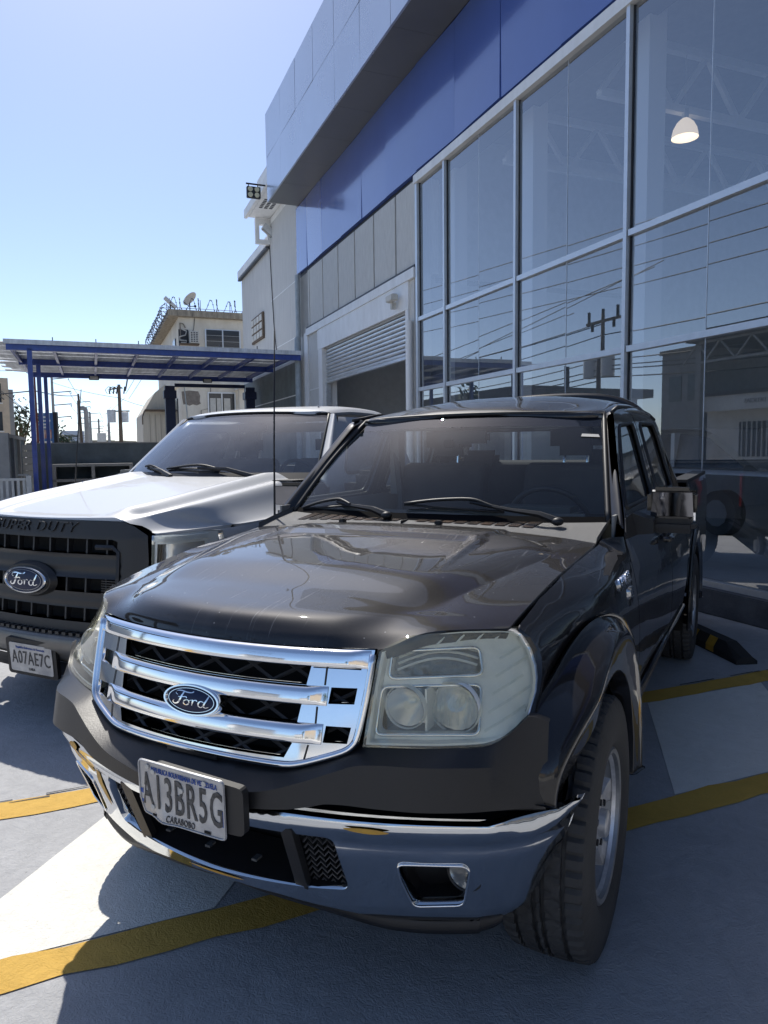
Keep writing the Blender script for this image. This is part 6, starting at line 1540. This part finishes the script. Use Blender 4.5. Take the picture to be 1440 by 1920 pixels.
for i in range(2): B('window',m_wgl,g,(25.6+i*1.2,26.4+i*1.2,16.17,16.199,3.6,4.8))
g=rp_('workshop','low white workshop with barred windows and lettered fascia mirrored in the lower glass','workshop')
B('wall',m_wallw,g,(14,25.0,16.4,24,0,3.3)); B('fascia',m_wallw,g,(14,25,15.6,16.39,3.0,3.65)); B('roof',m_roofd,g,(13.8,25.1,15.5,24,3.651,3.8))
for i in range(3):
    w=B('window',m_wgl,g,(15+i*3.2,16.8+i*3.2,16.37,16.399,1.0,2.5))
    for k in range(7): B('bar',m_wallw,w,(15.1+i*3.2+k*.25,15.14+i*3.2+k*.25,16.31,16.369,1.0,2.5))
split_loose(text('lettering','AUTO MOTORES LAS DELICIAS',.26,.01,m_grey,g,frame((20.5,15.585,3.33),(1,0,0),(0,0,1)),1.0),'letter')
tr=rp_('truss_roof','dark canopy roof on open trusses mirrored at the right of the glass wall','canopy')
B('roof',m_roofd,tr,(6,25.0,14.6,21,6.0,6.5)); B('column',m_grey,tr,(24.4,24.7,14.9,15.2,0,5.99)); B('column',m_grey,tr,(8,8.3,14.9,15.2,0,5.99))
mb=MB(); mb.bar((6,14.9,5.95),(24.4,14.9,5.95),.1,.1); mb.bar((6,14.9,5.1),(24.4,14.9,5.1),.1,.1)
x=6.2
while x<24: mb.bar((x,14.9,5.1),(x+.8,14.9,5.95),.07,.07,(0,1,0)); mb.bar((x+.8,14.9,5.95),(x+1.6,14.9,5.1),.07,.07,(0,1,0)); x+=1.6
mb.build('truss',m_grey,tr)
sh=rp_('long_shed','long dark roofed shed mirrored low in the glass wall','shed')
B('wall',m_grey,sh,(41,62,16.5,26,0,4.9)); B('roof',m_roofd,sh,(40.5,62.5,15.6,27,4.901,5.5))
o=tree(fw(45,-14.5),5.6,4.2,'round leafy street tree mirrored in the glass wall',700,.2,m_leaf,31)
# behind the photographer: a fence on an added bounce wall, low shops and palms that show in the chrome
for i,(x,y,w_,h,rz) in enumerate(((-14,-26,12,4.2,5),(0,-30,11,6.5,-4),(13,-27,12,4.0,3),(26,-22,12,7.0,-20),(-28,-18,12,5.0,30))):
    e=empty('street_shop',(x,y,0),radians(rz),['low white shop across the road behind the viewer','two storey tan shop across the road behind the viewer','low grey shop right of the tan one','tall tan block at the far right behind the viewer','low white shop at the far left behind the viewer'][i],'shop')
    B('wall',(m_wallw,m_tan,m_grey,m_tan,m_wallw)[i],e,(-w_/2,w_/2,-6,0,0,h)); B('parapet',m_ledge,e,(-w_/2-.1,w_/2+.1,-6,.12,h+.001,h+.3))
    for k in range(4): B('window',m_wgl,e,(-w_/2+.8+k*2.8,-w_/2+2.6+k*2.8,.001,.03,.8,2.8))
for i,(x,y) in enumerate(((-6,-21),(4.5,-22),(9.5,-20))):
    random.seed(50+i); e=empty('palm_tree',(x,y,0),0,['palm tree behind the viewer in front of the white shop','palm tree behind the viewer in front of the tan shop','palm tree behind the viewer in front of the grey shop'][i],'palm tree')
    MB().tube([(0,0,0),(.1,0,2.5),(.05,0,5.0)],[.2,.15,.12],8).build('trunk',m_bark,e,50)
    mb=MB()
    for k in range(14):
        a=k*2.4; d=Vector((cos(a),sin(a),0)); s=d.cross(Vector((0,0,1)))*.22; up=random.uniform(.2,.9)
        P=[Vector((.05,0,5))+d*(t*1.9)+Vector((0,0,up*t*1.6-1.9*t*t)) for t in (0,.3,.6,1)]; wd=(.3,1,.9,.1); kk=len(mb.V)
        V=[];F=[]
        for p,w_ in zip(P,wd): V+=[p-s*w_+Vector((0,0,-.12*w_)),p,p+s*w_+Vector((0,0,-.12*w_))]
        for t in range(3): F+=[[t*3,t*3+1,t*3+4,t*3+3],[t*3+1,t*3+2,t*3+5,t*3+4]]
        mb.add(V,F)
    mb.build('crown',m_leaf,e)
fe=empty('boundary_fence',(0,-10.5,0),0,'white slatted boundary fence behind the viewer','fence')
B('bounce_wall',m_wallw,fe,(-14,14,-.1,.1,0,1.1))  # solid white base, added unseen to bounce sunlight onto fronts and facade
for k in range(94): B('slat',m_gate,fe,(-14+k*.3,-13.85+k*.3,-.03,.03,1.101,2.0))

# ------------------------------------------------------------------ car on show behind the glass
sc2=thing_f('showroom_car','pale silver car on show inside the glass wall, seen dimly behind the dark pickup','car'); sc2.location=fw(6.0,6.55,.2)
v_show=mk('pale_silver_car',(.85,.86,.87),.3,metal=.2,coat=.6)
def cprof(y):   # body outline in (x, z) by half width factor
    return [(-2.0,.22),(-2.05,.50),(-1.98,.80),(-1.2,.93),(-.45,.97),(1.9,.98),(2.35,.95),(2.42,.60),(2.38,.24)]
G=[]
for y,ins,dz in ((0,.10,-.05),(-.02,.0,0),(-.06,-.0,.0),(-1.60,.0,0),(-1.66,.10,-.05)):
    G.append([Vector((x*(1-ins*.05),y,z+(dz if z>.5 else 0))) for x,z in cr_prof] if False else [Vector((p.x*(1-ins*.04),y,p.z+(dz if p.z>.5 else 0))) for p in cr([(x,0,z) for x,z in cprof(y)],4)])
grid_mesh('body',G,v_show,sc2,0)
cb=[(-.42,.96),(.25,1.38),(.70,1.47),(1.45,1.46),(1.75,1.38),(2.25,.98)]
mb=MB(); V=[];F=[]
P=[(p.x,p.z) for p in cr([(x,0,z) for x,z in cb],4)]
for y,k in ((-.05,0.),(-.22,1.),(-1.44,1.),(-1.61,0.)):
    for x,z in P: V.append((x+(.9-x)*.06*k,y if z<1.1 else y+( -.10 if y>-.8 else .10)*((z-1.1)/.37),z if k else .96+(z-.96)*.97))
n=len(P)
for i in range(3):
    for j in range(n-1): F.append([i*n+j,i*n+j+1,(i+1)*n+j+1,(i+1)*n+j])
mb.add(V,F); mb.build('roof',v_show,sc2,40)
mb=MB(); mb.prism([(-.22,1.0),(.34,1.34),(.72,1.405),(1.42,1.40),(1.66,1.33),(2.05,1.0)],'y',-.075,-.07); o=mb.build('side_window',m_wgl,sc2)
for v in o.data.vertices: v.co.y+=-.02-.10*max(0,(v.co.z-1.1)/.37)+.05
B('window_post',v_show,sc2,(.80,.86,-.13,-.03,1.0,1.41))
for x in (-1.25,1.45):
    for y in (-.10,-1.55):
        w_=MB(); w_.lathe([(.10,.0),(.10,.20),(.11,.22),(.10,.31),(-.08,.32),(-.08,0)],28,Matrix.Translation((x,y,.32))); w_.build('wheel',m_grey,sc2,40); MB().lathe([(.105,.0),(.112,.19)],10,Matrix.Translation((x,y+.012,.32))).build('rim',m_alu,sc2)
# wheel stop stands behind the dark pickup's left rear wheel
_T=bpy.data.objects['wheel_stop']; _F=Vector((cos(TRZ),sin(TRZ),0)); _L=Vector((-sin(TRZ),cos(TRZ),0))
_T.location=Vector((T0[0],T0[1],0))+_F*(-3.95)+_L*.68; _T.rotation_euler=(0,0,TRZ-radians(56.7))
